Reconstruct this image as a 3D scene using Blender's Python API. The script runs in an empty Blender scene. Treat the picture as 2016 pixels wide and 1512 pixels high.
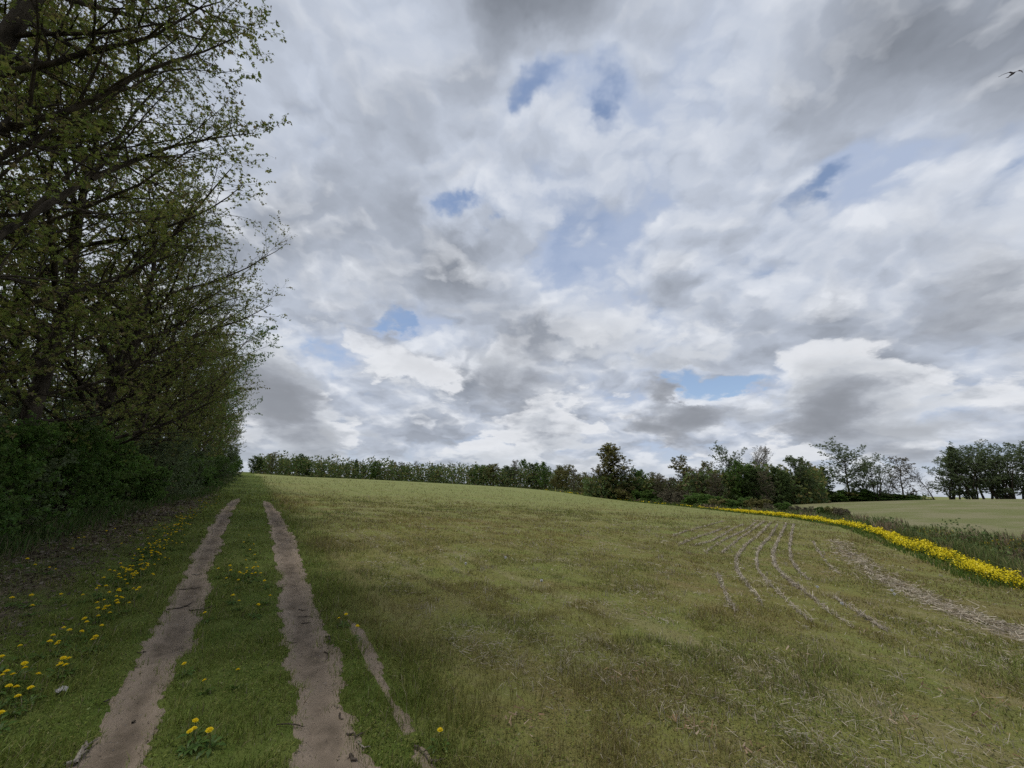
import bpy, math, random
import numpy as np
from mathutils import Matrix, Vector

# ------------------------------------------------------------------ camera, sky, sun, exposure
SC = bpy.context.scene
F, EYE = 757.0, 1.9                      # focal length in photo pixels, eye height
TH, RO = math.atan(201 / 757.0), math.radians(1.4)
fw = np.array([0, math.cos(TH), math.sin(TH)])
_u = np.array([0, -math.sin(TH), math.cos(TH)])
_r = np.array([1.0, 0, 0])
RV = _r * math.cos(RO) + _u * math.sin(RO)
UV = -_r * math.sin(RO) + _u * math.cos(RO)
cam = bpy.data.cameras.new('camera')
cam.sensor_width = 36
cam.lens = 36 * F / 2016
cam.clip_end = 20000
cam.clip_start = 0.05
camo = bpy.data.objects.new('camera', cam)
SC.collection.objects.link(camo)
camo.matrix_world = Matrix(((RV[0], UV[0], -fw[0], 0), (RV[1], UV[1], -fw[1], 0), (RV[2], UV[2], -fw[2], EYE), (0, 0, 0, 1)))
SC.camera = camo
SC.view_settings.view_transform = 'Standard'
SC.view_settings.look = 'None'
SC.view_settings.exposure = 0.2
SC.view_settings.gamma = 1
SC.render.film_transparent = False
SC.cycles.max_bounces = 6
SC.cycles.diffuse_bounces = 3
SC.cycles.transmission_bounces = 3
SC.cycles.transparent_max_bounces = 6
SC.cycles.use_denoising = False
SC.cycles.use_adaptive_sampling = True
SC.cycles.adaptive_threshold = 0.012
SC.cycles.adaptive_min_samples = 12

SUN_AZ, SUN_EL = math.radians(-104), math.radians(66)     # azimuth from +Y towards +X


def ray(px, py):
    return fw * F + RV * (px - 1008) + UV * (756 - py)


def at(px, py, Y):
    d = ray(px, py)
    return d * (Y / d[1]) + np.array([0, 0, EYE])


class N:
    """a node socket with arithmetic"""
    nt = None

    def __init__(s, k): s.k = k

    @staticmethod
    def node(t, ins=(), out=0, **kw):
        n = N.nt.nodes.new(t)
        for k, v in kw.items(): setattr(n, k, v)
        for key, v in (ins.items() if isinstance(ins, dict) else enumerate(ins)):
            if v is None: continue
            if isinstance(v, N): N.nt.links.new(v.k, n.inputs[key])
            else: n.inputs[key].default_value = v
        return N(n.outputs[out])

    @staticmethod
    def m(op, *a, clamp=False): return N.node('ShaderNodeMath', a, operation=op, use_clamp=clamp)
    @staticmethod
    def v(op, *a, out=0): return N.node('ShaderNodeVectorMath', a, out, operation=op)
    def __add__(s, o): return N.m('ADD', s, o)
    def __radd__(s, o): return N.m('ADD', o, s)
    def __sub__(s, o): return N.m('SUBTRACT', s, o)
    def __rsub__(s, o): return N.m('SUBTRACT', o, s)
    def __mul__(s, o): return N.m('MULTIPLY', s, o)
    def __rmul__(s, o): return N.m('MULTIPLY', o, s)
    def __rtruediv__(s, o): return N.m('DIVIDE', o, s)
    def __truediv__(s, o): return N.m('DIVIDE', s, o)


def xyz(x, y, z): return N.node('ShaderNodeCombineXYZ', (x, y, z))
def sep(v):
    n = N.nt.nodes.new('ShaderNodeSeparateXYZ')
    N.nt.links.new(v.k, n.inputs[0])
    return [N(o) for o in n.outputs]
def sstep(x, a, b): return N.node('ShaderNodeMapRange', {0: x, 1: a, 2: b, 3: 0.0, 4: 1.0}, interpolation_type='SMOOTHSTEP')
def lin(x, a, b, c=0.0, d=1.0): return N.node('ShaderNodeMapRange', {0: x, 1: a, 2: b, 3: c, 4: d})
def mixc(f, a, b, bt='MIX'):
    n = N.nt.nodes.new('ShaderNodeMix')
    n.data_type = 'RGBA'
    n.blend_type = bt
    for i, v in ((0, f), (6, a), (7, b)):
        if isinstance(v, N): N.nt.links.new(v.k, n.inputs[i])
        else: n.inputs[i].default_value = v if i == 0 else (*v, 1) if len(v) == 3 else v
    return N(n.outputs[2])
def noise(vec, scale, detail=4.0, rough=0.5, dist=0.0, out=0):
    return N.node('ShaderNodeTexNoise', {'Vector': vec, 'Scale': scale, 'Detail': detail, 'Roughness': rough, 'Distortion': dist}, out)


W = bpy.data.worlds.new('World')
SC.world = W
W.use_nodes = True
W.node_tree.nodes.clear()
W.cycles.sampling_method = 'MANUAL'
W.cycles.sample_map_resolution = 256


def build_sky():
    N.nt = W.node_tree
    sky = N.node('ShaderNodeTexSky', sky_type='NISHITA', sun_disc=False, sun_elevation=SUN_EL,
                 sun_rotation=SUN_AZ, air_density=1.0, dust_density=0.6, ozone_density=1.5)
    D = N.node('ShaderNodeTexCoord')
    dx, dy, dz = sep(D)
    z = N.m('MAXIMUM', dz, 0.0)
    k = 1.4 / (z + 0.34)
    # clouds hang in a flat deck: project the direction onto it (p) and let the field breathe with a warp
    px, py = dx * k, dy * k
    P = xyz(px, py, 0.0)

    warp = noise(P, 1.7, 6.0, 0.6, out=1)
    wx_, wy_, wz_ = sep(warp)
    # stretched and ruffled direction: distances to it give wide, ragged banks and gaps
    Ds = N.v('MULTIPLY_ADD', warp, (0.40, 0.40, 0.50), N.v('MULTIPLY', D, (1, 1, 1.8)))
    thick = None
    for (ix, iy, rad, amp) in THICK:
        c = ray(ix, iy); c = c / np.linalg.norm(c)
        rr = rad / 757 * (c @ fw) ** 1.3
        dd = N.v('DISTANCE', Ds, (c[0] + 0.20, c[1] + 0.20, c[2] * 1.8 + 0.25), out=1)
        g = N.node('ShaderNodeMapRange', {0: dd, 1: rr * 2.0, 2: 0.0, 3: 0.0, 4: amp}, interpolation_type='SMOOTHSTEP')
        thick = g if thick is None else thick + g
    # ---- the main broken deck: lumps of cloud, lit on the side towards the zenith and grey below
    def lumps(f):
        q2 = xyz((px + 0.42 * (wx_ - 0.5)) * f, (py + 0.42 * (wy_ - 0.5)) * f, 0.0)
        a_ = N.node('ShaderNodeTexNoise', {'Vector': q2, 'Scale': 1.25, 'Detail': 6.0, 'Roughness': 0.56}, noise_dimensions='2D')
        v_ = N.node('ShaderNodeTexVoronoi', {'Vector': q2, 'Scale': 2.3, 'Detail': 3.0, 'Roughness': 0.55}, voronoi_dimensions='2D', feature='F1')
        return a_ * 0.70 + (0.86 - v_) * 0.30
    f0 = lumps(1.0)
    f1 = lumps(0.945)
    vd = f0 + thick * 0.26
    va = sstep(vd, 0.13, 0.30)
    vs = sstep(vd + thick * 0.20, 0.28, 0.80)
    rel = (f0 - f1) * RELIEF
    veil = mixc(vs, VEIL_THIN, VEIL_THICK)
    veil = mixc(N.m('MAXIMUM', rel, 0.0, clamp=True) * 0.8, veil, BRIGHT)
    veil = mixc(N.m('MAXIMUM', rel * -1.0, 0.0, clamp=True) * 0.55, veil, VEIL_THICK)
    # ---- cumulus deck in slices from its grey base to its bright tops
    T = None; C = None
    low = sstep(dz, 0.52, 0.26)
    for i, (h, col, thr) in enumerate(SLABS):
        q = xyz((px * h) + 0.22 * (wx_ - 0.5), (py * h) + 0.22 * (wy_ - 0.5), 7.0 + h * 0.9)
        f = noise(q, CUM_SCALE, 6.0, 0.54) + thick * (low * 0.25 + 0.03)
        a = sstep(f, thr, thr + SLAB_SOFT[i])
        dark = sstep(f, thr + 0.02, thr + 0.22)
        c = mixc(dark, col, tuple(x * DARK[i] for x in col))
        a = a * (low * SLAB_OP[i])
        if T is None:
            C = mixc(a, (0, 0, 0), c); T = 1.0 - a
        else:
            C = mixc(1.0, C, mixc(a * T, (0, 0, 0), c), 'ADD'); T = T * (1.0 - a)
    Tv = T * (1.0 - va * 0.97)
    C = mixc(1.0, C, mixc(va * 0.97 * T, (0, 0, 0), veil), 'ADD')
    # thin high cloud behind the deck, torn open over the blue gaps
    hi = sstep(thick * 1.1 + f1 * 0.5, -0.22, 0.12) * 0.66 + 0.22
    C = mixc(1.0, C, mixc(Tv * hi, (0, 0, 0), HIGH), 'ADD')
    Tv = Tv * (1.0 - hi)
    # the far deck closes up towards the horizon
    hz = N.m('MAXIMUM', sstep(dz, 0.12, -0.02) * 0.7, N.m('LESS_THAN', dz, -0.001))
    C = mixc(hz, C, HORIZON)
    Tv = Tv * (1.0 - hz)
    skyc = mixc(1.0, sky, (SKY_TINT), 'MULTIPLY')
    b1 = N.node('ShaderNodeBackground', (mixc(Tv, (0, 0, 0), skyc), 0.12))
    b2 = N.node('ShaderNodeBackground', (C, 1.0))
    o = N.nt.nodes.new('ShaderNodeOutputWorld')
    N.nt.links.new(N.node('ShaderNodeAddShader', (b1, b2)).k, o.inputs[0])


# centre in the photograph, half width, half height, amount (+ bank of cloud, - gap to the blue)
THICK = [(800, 470, 170, 0.5), (600, 400, 190, 0.38), (1080, 690, 130, 0.55), (800, 712, 75, 0.6), (1330, 600, 80, 0.4),
         (1640, 790, 150, 0.55), (1050, 830, 90, 0.5), (1960, 600, 110, 0.4), (1100, -30, 220, 0.48), (1850, 100, 280, 0.40),
         (1330, 830, 70, 0.5), (580, 800, 110, 0.45),
         (895, 395, 55, -1.35), (970, 372, 55, -1.25), (1075, 110, 60, -0.60), (1030, 185, 50, -0.60), (1195, 120, 60, -0.48), (1160, 205, 50, -0.46), (790, 640, 36, -0.75), (838, 668, 30, -0.75),
         (1375, 757, 42, -0.75), (1620, 365, 46, -0.42), (1560, 410, 40, -0.42), (1450, 545, 70, -0.4), (2000, 310, 80, -0.42), (580, 110, 70, -0.3),
         (1120, 440, 110, -0.2), (1450, 765, 60, -0.35), (640, 730, 60, -0.35)]
HIGH = (0.40, 0.465, 0.60)
BRIGHT = (0.72, 0.745, 0.79)
RELIEF = 5.5
VEIL_THIN = (0.475, 0.52, 0.605)
VEIL_THICK = (0.165, 0.182, 0.212)
CUM_SCALE = 1.55
SLABS = [(1.00, (0.345, 0.37, 0.42), 0.555), (1.09, (0.46, 0.49, 0.54), 0.55), (1.19, (0.60, 0.625, 0.665), 0.555), (1.30, (0.71, 0.725, 0.755), 0.565)]
SLAB_SOFT = [0.12, 0.10, 0.08, 0.06]
SLAB_OP = [0.85, 0.8, 0.8, 0.85]
DARK = [0.62, 0.7, 0.8, 0.92]
HORIZON = (0.47, 0.51, 0.56)
SKY_TINT = (1.0, 1.0, 1.0)
build_sky()

sun = bpy.data.lights.new('sun', 'SUN')
sun.energy = 2.1
sun.angle = math.radians(12)
sun.color = (1.0, 0.95, 0.87)
suno = bpy.data.objects.new('sun', sun)
SC.collection.objects.link(suno)
_sd = Vector((math.sin(SUN_AZ) * math.cos(SUN_EL), math.cos(SUN_AZ) * math.cos(SUN_EL), math.sin(SUN_EL)))
suno.rotation_euler = _sd.to_track_quat('Z', 'Y').to_euler()
suno.location = _sd * 50

# ------------------------------------------------------------------ helpers
rng = np.random.default_rng(11)
COL = SC.collection


def link(o, parent=None, label=None, cat=None, group=None, kind=None):
    COL.objects.link(o)
    if parent is not None: o.parent = parent
    for k, v in (('label', label), ('category', cat), ('group', group), ('kind', kind)):
        if v: o[k] = v
    return o


def make_mesh(name, V, faces, mats=(), attrs=None, smooth=False, fmat=None):
    """V (n,3); faces: list of (m,3) / (m,4) index arrays"""
    V = np.asarray(V, np.float32)
    fs = [np.asarray(f, np.int32) for f in faces if len(f)]
    me = bpy.data.meshes.new(name)
    me.vertices.add(len(V))
    me.vertices.foreach_set('co', V.ravel())
    tot = np.concatenate([np.full(len(f), f.shape[1], np.int32) for f in fs])
    idx = np.concatenate([f.ravel() for f in fs])
    st = np.zeros(len(tot), np.int32)
    np.cumsum(tot[:-1], out=st[1:])
    me.loops.add(len(idx))
    me.loops.foreach_set('vertex_index', idx)
    me.polygons.add(len(tot))
    me.polygons.foreach_set('loop_start', st)
    me.polygons.foreach_set('loop_total', tot)
    if fmat is not None: me.polygons.foreach_set('material_index', np.asarray(fmat, np.int32))
    me.polygons.foreach_set('use_smooth', np.full(len(tot), smooth, bool))
    for m in mats: me.materials.append(m)
    for k, a in (attrs or {}).items():
        a = np.asarray(a, np.float32)
        if a.ndim == 1:
            at_ = me.attributes.new(k, 'FLOAT', 'POINT')
            at_.data.foreach_set('value', a)
        else:
            at_ = me.attributes.new(k, 'FLOAT_COLOR', 'POINT')
            at_.data.foreach_set('color', np.concatenate([a[:, :3], np.ones((len(a), 1), np.float32)], 1).ravel())
    me.update(calc_edges=True)
    return me


def obj(name, me, **kw): return link(bpy.data.objects.new(name, me), **kw)


def empty(name, loc=(0, 0, 0), **kw):
    o = bpy.data.objects.new(name, None)
    o.empty_display_size = 0.2
    o.location = loc
    return link(o, **kw)


_tab = np.random.default_rng(5).random((256, 256))


def vnoise(x, y):
    xi, yi = np.floor(x).astype(int), np.floor(y).astype(int)
    fx, fy = x - xi, y - yi
    fx, fy = fx * fx * (3 - 2 * fx), fy * fy * (3 - 2 * fy)
    g = lambda a, b: _tab[a & 255, b & 255]
    return (g(xi, yi) * (1 - fx) + g(xi + 1, yi) * fx) * (1 - fy) + (g(xi, yi + 1) * (1 - fx) + g(xi + 1, yi + 1) * fx) * fy


def fbm(x, y, o=4):
    v, a, t = 0, 0.5, 0
    for i in range(o):
        v = v + a * vnoise(x * 2 ** i + 17.3 * i, y * 2 ** i + 9.1 * i); t += a; a *= 0.5
    return v / t


def ss(x, a, b):
    t = np.clip((x - a) / (b - a), 0, 1)
    return t * t * (3 - 2 * t)


def polyd(x, y, pts):
    """signed distance to a polyline (positive on its right), and arc length of the foot point"""
    best = np.full(np.shape(x), 1e9); sgn = np.zeros(np.shape(x)); arc = np.zeros(np.shape(x)); acc = 0.0
    for (ax, ay), (bx, by) in zip(pts[:-1], pts[1:]):
        ex, ey = bx - ax, by - ay
        L = math.hypot(ex, ey)
        t = np.clip(((x - ax) * ex + (y - ay) * ey) / L ** 2, 0, 1)
        dx, dy = x - ax - t * ex, y - ay - t * ey
        d = np.hypot(dx, dy)
        m = d < best
        best = np.where(m, d, best)
        sgn = np.where(m, np.sign((x - ax) * ey - (y - ay) * ex), sgn)
        arc = np.where(m, acc + t * L, arc)
        acc += L
    return best * sgn, arc


# ------------------------------------------------------------------ terrain
ED = np.array([-0.5501, 0.8351])                 # direction of the cart track
EN = np.array([0.8351, 0.5501])                  # across it, to the right


def sn(x, y): return x * ED[0] + y * ED[1], x * EN[0] + y * EN[1]
def wxy(s, n): return s * ED[0] + n * EN[0], s * ED[1] + n * EN[1]


STRIP_PIX = [(2060, 1172, 11.6), (2016, 1155, 12.5), (1900, 1110, 16), (1800, 1075, 20), (1700, 1041, 27), (1600, 1024, 36), (1450, 1008, 53),
             (1340, 996, 70), (1230, 986, 85), (1150, 975, 100), (1075, 966, 114)]
CREST_PIX = [(500, 936, 75), (600, 939, 84), (700, 943, 92), (800, 948, 99), (900, 954, 106), (990, 959, 112),
             (1600, 990, 95), (1700, 988, 90), (1800, 986, 85), (1900, 985, 80), (2016, 985, 75)]
cp = [tuple(at(*p)) for p in STRIP_PIX + CREST_PIX]
DITCH = [p[:2] for p in cp[:len(STRIP_PIX)]]
DITCH = [(DITCH[0][0] - 2.2, DITCH[0][1] - 9.0)] + DITCH[:]
cp += [(*wxy(s, n), z) for s, n, z in [(0, 0, 0), (5, 0, .1), (10, 0, .28), (20, 0, .52), (32, 0, .8), (50, 0, 1.5), (5, -4, .2), (10, -8, .5), (20, -12, .9),
                                       (40, -12, 1.6), (70, -14, 2.6), (100, -30, 3.0), (0, -8, .25), (-10, 0, -.1), (-10, -12, .1), (5, -20, .6), (60, -50, 2.5), (140, -20, 2.5)]]
cp += [(1.5, 3, 0), (4, 3, -.1), (0, 10, .0), (5, 6, -.15), (0, 25, .12), (8, 20, -.12), (0, 60, .7), (20, 40, -.35), (-15, 60, 1.5), (10, 90, 1.0), (10, 8, -.5),
       tuple(at(1800, 1052, 27)), tuple(at(2016, 1085, 17.5)), tuple(at(1700, 1030, 33)), (40, 20, .0), (60, 30, .9), (70, 60, 1.5), (60, 20, .8), (20, -5, -1.0), (40, -10, 0.2), (0, -20, -.4), (30, -30, -.5),
       (0, 150, .95), (60, 130, -.8), (-60, 135, 2.9), (-95, 130, 3.9), (110, 90, .6), (130, 40, .6)]
cp = np.array(cp)


def _tps(r2): return np.where(r2 > 1e-9, 0.5 * r2 * np.log(np.maximum(r2, 1e-9)), 0)


_m = len(cp)
_A = np.zeros((_m + 3, _m + 3))
_A[:_m, :_m] = _tps(((cp[:, None, :2] - cp[None, :, :2]) ** 2).sum(2)) + np.eye(_m) * 2.0
_A[:_m, _m:] = np.c_[np.ones(_m), cp[:, :2]]
_A[_m:, :_m] = _A[:_m, _m:].T
_w = np.linalg.solve(_A, np.r_[cp[:, 2], 0, 0, 0])


def H0(x, y):
    x, y = np.asarray(x, float), np.asarray(y, float)
    z = _w[_m] + _w[_m + 1] * x + _w[_m + 2] * y
    for i in range(_m): z = z + _w[i] * _tps((x - cp[i, 0]) ** 2 + (y - cp[i, 1]) ** 2)
    r = np.hypot(x, y)
    return np.where(r > 400, -1.5, z * ss(r, 380, 210) - 1.5 * ss(r, 210, 380))


def hit(px, py, f=None, far=200):
    """where the view line of a pixel meets the ground"""
    d = ray(px, py); d = d / np.hypot(d[0], d[1])
    t = np.geomspace(1.0, far, 1500)
    g = EYE + d[2] * t - (f or H0)(d[0] * t, d[1] * t)
    i = np.argmax(g < 0)
    return d[0] * t[i], d[1] * t[i]


RUT_PIX = [[(235, 1500), (262, 1400), (302, 1310), (350, 1220), (392, 1125), (420, 1060), (445, 1010), (462, 988), (474, 979)],
           [(655, 1500), (640, 1400), (618, 1310), (600, 1240), (577, 1140), (560, 1080), (546, 1030), (531, 1000), (519, 984)],
           [(835, 1500), (790, 1400), (735, 1310), (705, 1240), (668, 1180), (635, 1120)]]
RUTS = []
for r_ in RUT_PIX:
    q_ = np.array([sn(*hit(*p)) for p in r_])
    RUTS.append(q_)
RUT_W = [0.180, 0.215, 0.045]


def rut_n(i, s):
    q = RUTS[i]
    c = np.polyfit(q[:, 0], q[:, 1], 3 if i < 2 else 1)
    sc = np.clip(s, q[0, 0], q[-1, 0])
    return np.polyval(c, sc)


def rut_mask(i, s, n):
    """signed distance from the worn edge, positive inside"""
    c = rut_n(i, s)
    w = RUT_W[i] * (1 + 0.25 * (fbm(s * 0.35 + 40 * i, n * 0 + 3.3, 2) - 0.5))
    left = fbm(s * 1.1 + 9 * i, n * 0 + 11.5, 5) - 0.5
    right = fbm(s * 1.0 + 31 * i, n * 0 + 27.5, 5) - 0.5
    k = (1, 1, .45)[i]
    a = np.where(n < c, w + 0.16 * k * left, w + 0.26 * k * right) - np.abs(n - c) + 0.24 * k * (fbm(s * 5.0 + 5, n * 5.0 + 60 * i, 5) - 0.5)
    endf = ss(s, RUTS[i][-1, 0] + 2.0, RUTS[i][-1, 0] - 4.0)
    if i == 2: endf = endf * ss(fbm(s * 1.5, n * 0 + 70.2, 3), 0.34, 0.47)
    return a - 0.6 * (1 - endf)


def H(x, y):
    x, y = np.asarray(x, float), np.asarray(y, float)
    z = H0(x, y)
    s, n = sn(x, y)
    near = ss(np.hypot(x, y), 90, 40)
    for i, dep in ((0, .055), (1, .06), (2, .03)):
        m = rut_mask(i, s, n)
        z = z - dep * near * ss(m, -0.10, 0.14)
    q, _a = polyd(x, y, DITCH)
    r = np.hypot(x, y)
    fade = ss(r, 130, 90)
    z = z - fade * 0.95 * np.exp(-((q - 2.6) / 1.1) ** 2)
    z = z + near * (0.05 * (fbm(x * .9, y * .9, 3) - .5) + .035 * (fbm(x * 3.1 + 5, y * 3.1, 3) - .5) * ss(r, 0, 3))
    # faint wheel ridges in the crop right of the track
    z = z + near * 0.02 * np.sin((n - 3) * 8.3) * ss(n, 2.2, 3.0) * ss(n, 7, 4)
    return z


# ------------------------------------------------------------------ materials
def material(name, rough=0.8):
    m = bpy.data.materials.new(name)
    m.use_nodes = True
    N.nt = m.node_tree
    b = m.node_tree.nodes['Principled BSDF']
    b.inputs['Roughness'].default_value = rough
    b.inputs['Specular IOR Level'].default_value = 0.06
    return m, b


def setin(b, key, v):
    if isinstance(v, N): N.nt.links.new(v.k, b.inputs[key])
    else: b.inputs[key].default_value = v


def attr(name, out=2): return N.node('ShaderNodeAttribute', out=out, attribute_name=name)
def gpos(): return N.node('ShaderNodeNewGeometry')
def bump(h, strength=0.5, dist=0.02):
    return N.node('ShaderNodeBump', {'Height': h, 'Strength': strength, 'Distance': dist})


def mat_ground():
    m, b = material('ground_turf', 0.9)
    P = gpos()
    n = attr('tn'); q = attr('q'); row = attr('row')
    big = noise(P, 0.16, 4.0, 0.6); mid = noise(P, 1.1, 5.0, 0.65); fine = noise(P, 9.0, 5.0, 0.7); grit = noise(P, 45.0, 3.0, 0.7)
    t1 = big * 0.45 + mid * 0.35 + fine * 0.2
    field = mixc(sstep(t1, 0.38, 0.62), (0.165, 0.150, 0.047), (0.135, 0.160, 0.042))
    field = mixc(sstep(fine * 0.6 + grit * 0.4, 0.50, 0.66) * 0.7, field, (0.20, 0.165, 0.095))
    field = mixc(sstep(mid * 0.5 + grit * 0.5, 0.50, 0.36) * 0.7, field, (0.052, 0.045, 0.024))
    # sky sheen on grazing blade tips, put into the colour: paler with distance
    y = sep(P)[1]
    field = mixc(sstep(noise(P, 0.33, 3.0, 0.6), 0.50, 0.66) * 0.6, field, (0.165, 0.122, 0.055))
    ts = attr('ts')
    streak = noise(xyz(n * 1.6, ts * 0.06, 0.0), 1.0, 3.0, 0.6)
    field = mixc(sstep(streak, 0.50, 0.66) * 0.45, field, (0.20, 0.175, 0.095))
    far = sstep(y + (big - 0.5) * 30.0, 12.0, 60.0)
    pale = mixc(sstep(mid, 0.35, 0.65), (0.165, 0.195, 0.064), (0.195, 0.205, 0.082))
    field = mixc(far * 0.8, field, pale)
    field = mixc(sstep(streak, 0.46, 0.34) * 0.35, field, (0.085, 0.095, 0.032))
    verge = mixc(sstep(mid * 0.6 + fine * 0.4, 0.38, 0.62), (0.065, 0.095, 0.018), (0.105, 0.125, 0.032))
    vm = sstep(n + (mid - 0.5) * 1.2, 2.1, 1.25)
    c = mixc(vm, field, verge)
    litter = mixc(sstep(fine * 0.5 + grit * 0.5, 0.40, 0.62), (0.045, 0.040, 0.022), (0.15, 0.12, 0.085))
    litter = mixc(sstep(mid, 0.40, 0.60) * 0.6, litter, (0.05, 0.075, 0.018))
    lm = sstep(n + (mid - 0.5) * 1.5, -1.75, -2.5)
    c = mixc(lm, c, litter)
    # the neighbouring field beyond the ditch: barer, with drilled rows
    rw = N.m('SINE', row * 7.0 + (mid - 0.5) * 3.0)
    other = mixc(sstep(rw * 0.25 + mid * 0.5 + fine * 0.25, 0.15, 0.65), (0.150, 0.150, 0.072), (0.120, 0.140, 0.046))
    other = mixc(sstep(big, 0.42, 0.60) * 0.8, other, (0.185, 0.172, 0.100))
    c = mixc(sstep(q, 4.2, 5.2), c, other)
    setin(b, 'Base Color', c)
    setin(b, 'Normal', bump(mid * 0.3 + fine * 0.45 + grit * 0.25, 1.0, 0.07))
    return m


def mat_dirt():
    m, b = material('track_dirt', 0.92)
    P = gpos()
    big = noise(P, 0.9, 4.0, 0.6); mid = noise(P, 6.0, 5.0, 0.65); grit = noise(P, 70.0, 4.0, 0.7)
    e = attr('edge')                                     # metres inside the worn edge
    c = mixc(sstep(big * 0.65 + mid * 0.35, 0.40, 0.60), (0.098, 0.078, 0.057), (0.185, 0.147, 0.110))
    c = mixc(sstep(e + (mid - 0.5) * 0.22, 0.17, 0.04) * 0.65, c, (0.26, 0.208, 0.158))
    c = mixc(sstep(grit * 0.55 + mid * 0.45, 0.54, 0.70) * 0.6, c, (0.31, 0.25, 0.195))
    c = mixc(sstep(grit * 0.6 + mid * 0.4, 0.44, 0.32) * 0.75, c, (0.055, 0.044, 0.034))
    setin(b, 'Base Color', c)
    setin(b, 'Normal', bump(mid * 0.6 + grit * 0.4, 0.9, 0.035))
    return m


M_GROUND, M_DIRT = mat_ground(), mat_dirt()


def build_ground():
    az = np.radians(np.concatenate([np.linspace(-62, 62, 310), np.linspace(62, 298, 62)[1:-1]]))
    rr = np.concatenate([np.geomspace(0.5, 400, 430), np.geomspace(400, 9000, 40)[1:]])
    A, R_ = np.meshgrid(az, rr)
    X, Y = R_ * np.sin(A), R_ * np.cos(A)
    Z = H(X, Y)
    na, nr = len(az), len(rr)
    V = np.c_[X.ravel(), Y.ravel(), Z.ravel()]
    V = np.r_[V, [[0, 0, float(H(0., 0.))]]]
    i, j = np.meshgrid(np.arange(nr - 1), np.arange(na), indexing='ij')
    j2 = (j + 1) % na
    quads = np.stack([i * na + j, i * na + j2, (i + 1) * na + j2, (i + 1) * na + j], -1).reshape(-1, 4)[:, ::-1]
    jj = np.arange(na)
    fan = np.stack([np.full(na, len(V) - 1), jj, (jj + 1) % na], -1)[:, ::-1]
    s, n = sn(V[:, 0], V[:, 1])
    q, arc = polyd(V[:, 0], V[:, 1], DITCH)
    q = np.where(np.hypot(V[:, 0], V[:, 1]) > 140, -5, q)
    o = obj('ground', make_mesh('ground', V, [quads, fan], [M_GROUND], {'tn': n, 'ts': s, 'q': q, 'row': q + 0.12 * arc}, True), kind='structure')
    o['label'] = 'grassy crop field rolling away to the far treeline'


def build_track():
    t = empty('dirt_track', kind='structure')
    t['label'] = 'two-rut dirt track running along the wood edge'
    for i in range(3):
        s0, s1 = (-5, RUTS[i][-1, 0] + 2)
        sv = [s0]
        while sv[-1] < s1: sv.append(sv[-1] + 0.035 + 0.010 * max(0, abs(sv[-1]) - 3))
        sv = np.array(sv)
        c = rut_n(i, sv)
        w = RUT_W[i] + 0.34
        nv = np.linspace(-w, w, 46 if i < 2 else 30)
        S, O = np.meshgrid(sv, nv, indexing='ij')
        Nn = c[:, None] + O
        m = rut_mask(i, S, Nn)
        X, Y = wxy(S, Nn)
        d = np.hypot(X, Y)
        Z = H(X, Y) + 0.006 + 0.0009 * d
        Z = Z + 0.009 * (fbm(X * 7, Y * 7, 3) - 0.5) * ss(m, 0, .08)
        a, b_ = m.shape
        ii, jj = np.meshgrid(np.arange(a - 1), np.arange(b_ - 1), indexing='ij')
        k = lambda p, q: p * b_ + q
        keep = (m[:-1, :-1] > 0) | (m[1:, :-1] > 0) | (m[:-1, 1:] > 0) | (m[1:, 1:] > 0)
        quads = np.stack([k(ii, jj), k(ii, jj + 1), k(ii + 1, jj + 1), k(ii + 1, jj)], -1)[keep][:, ::-1]
        # pull the outside corners onto the worn edge
        Z = np.where(m < 0, Z - 0.012, Z)
        used = np.unique(quads)
        mp = np.full(a * b_, -1); mp[used] = np.arange(len(used))
        V = np.c_[X.ravel(), Y.ravel(), Z.ravel()][used]
        obj('wheel_rut', make_mesh('wheel_rut', V, [mp[quads]], [M_DIRT], {'edge': m.ravel()[used]}, True), parent=t)


build_ground()
build_track()

# ------------------------------------------------------------------ trees
def mat_leaf(name, trans=0.35):
    """each leaf carries its own colour in the attribute col"""
    m = bpy.data.materials.new(name)
    m.use_nodes = True
    nt = N.nt = m.node_tree
    nt.nodes.clear()
    c = attr('col', 0)
    d = N.node('ShaderNodeBsdfDiffuse', {0: c})
    t = N.node('ShaderNodeBsdfTranslucent', {0: c})
    g = N.node('ShaderNodeBsdfGlossy', {0: (1, 1, 1, 1), 'Roughness': 0.45})
    s = N.node('ShaderNodeMixShader', (trans, d, t))
    s = N.node('ShaderNodeMixShader', (0.012, s, g))
    o = nt.nodes.new('ShaderNodeOutputMaterial')
    nt.links.new(s.k, o.inputs[0])
    return m


def mat_bark(name, a, b_):
    m, b = material(name, 0.9)
    P = N.node('ShaderNodeTexCoord', out=3)
    st = N.v('MULTIPLY', P, (1, 1, 0.25))
    n1 = noise(st, 9.0, 5.0, 0.65); n2 = noise(P, 1.2, 3.0, 0.6)
    c = mixc(sstep(n1 * 0.7 + n2 * 0.3, 0.36, 0.64), a, b_)
    setin(b, 'Base Color', c)
    setin(b, 'Normal', bump(n1, 0.8, 0.03))
    return m


M_LEAF = mat_leaf('leaf', 0.45)
M_BARK = mat_bark('bark_grey_brown', (0.020, 0.016, 0.012), (0.066, 0.054, 0.040))
M_BARKP = mat_bark('bark_pale', (0.12, 0.11, 0.09), (0.32, 0.30, 0.26))


def unit(v): return v / np.maximum(np.linalg.norm(v, axis=-1, keepdims=True), 1e-9)


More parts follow.
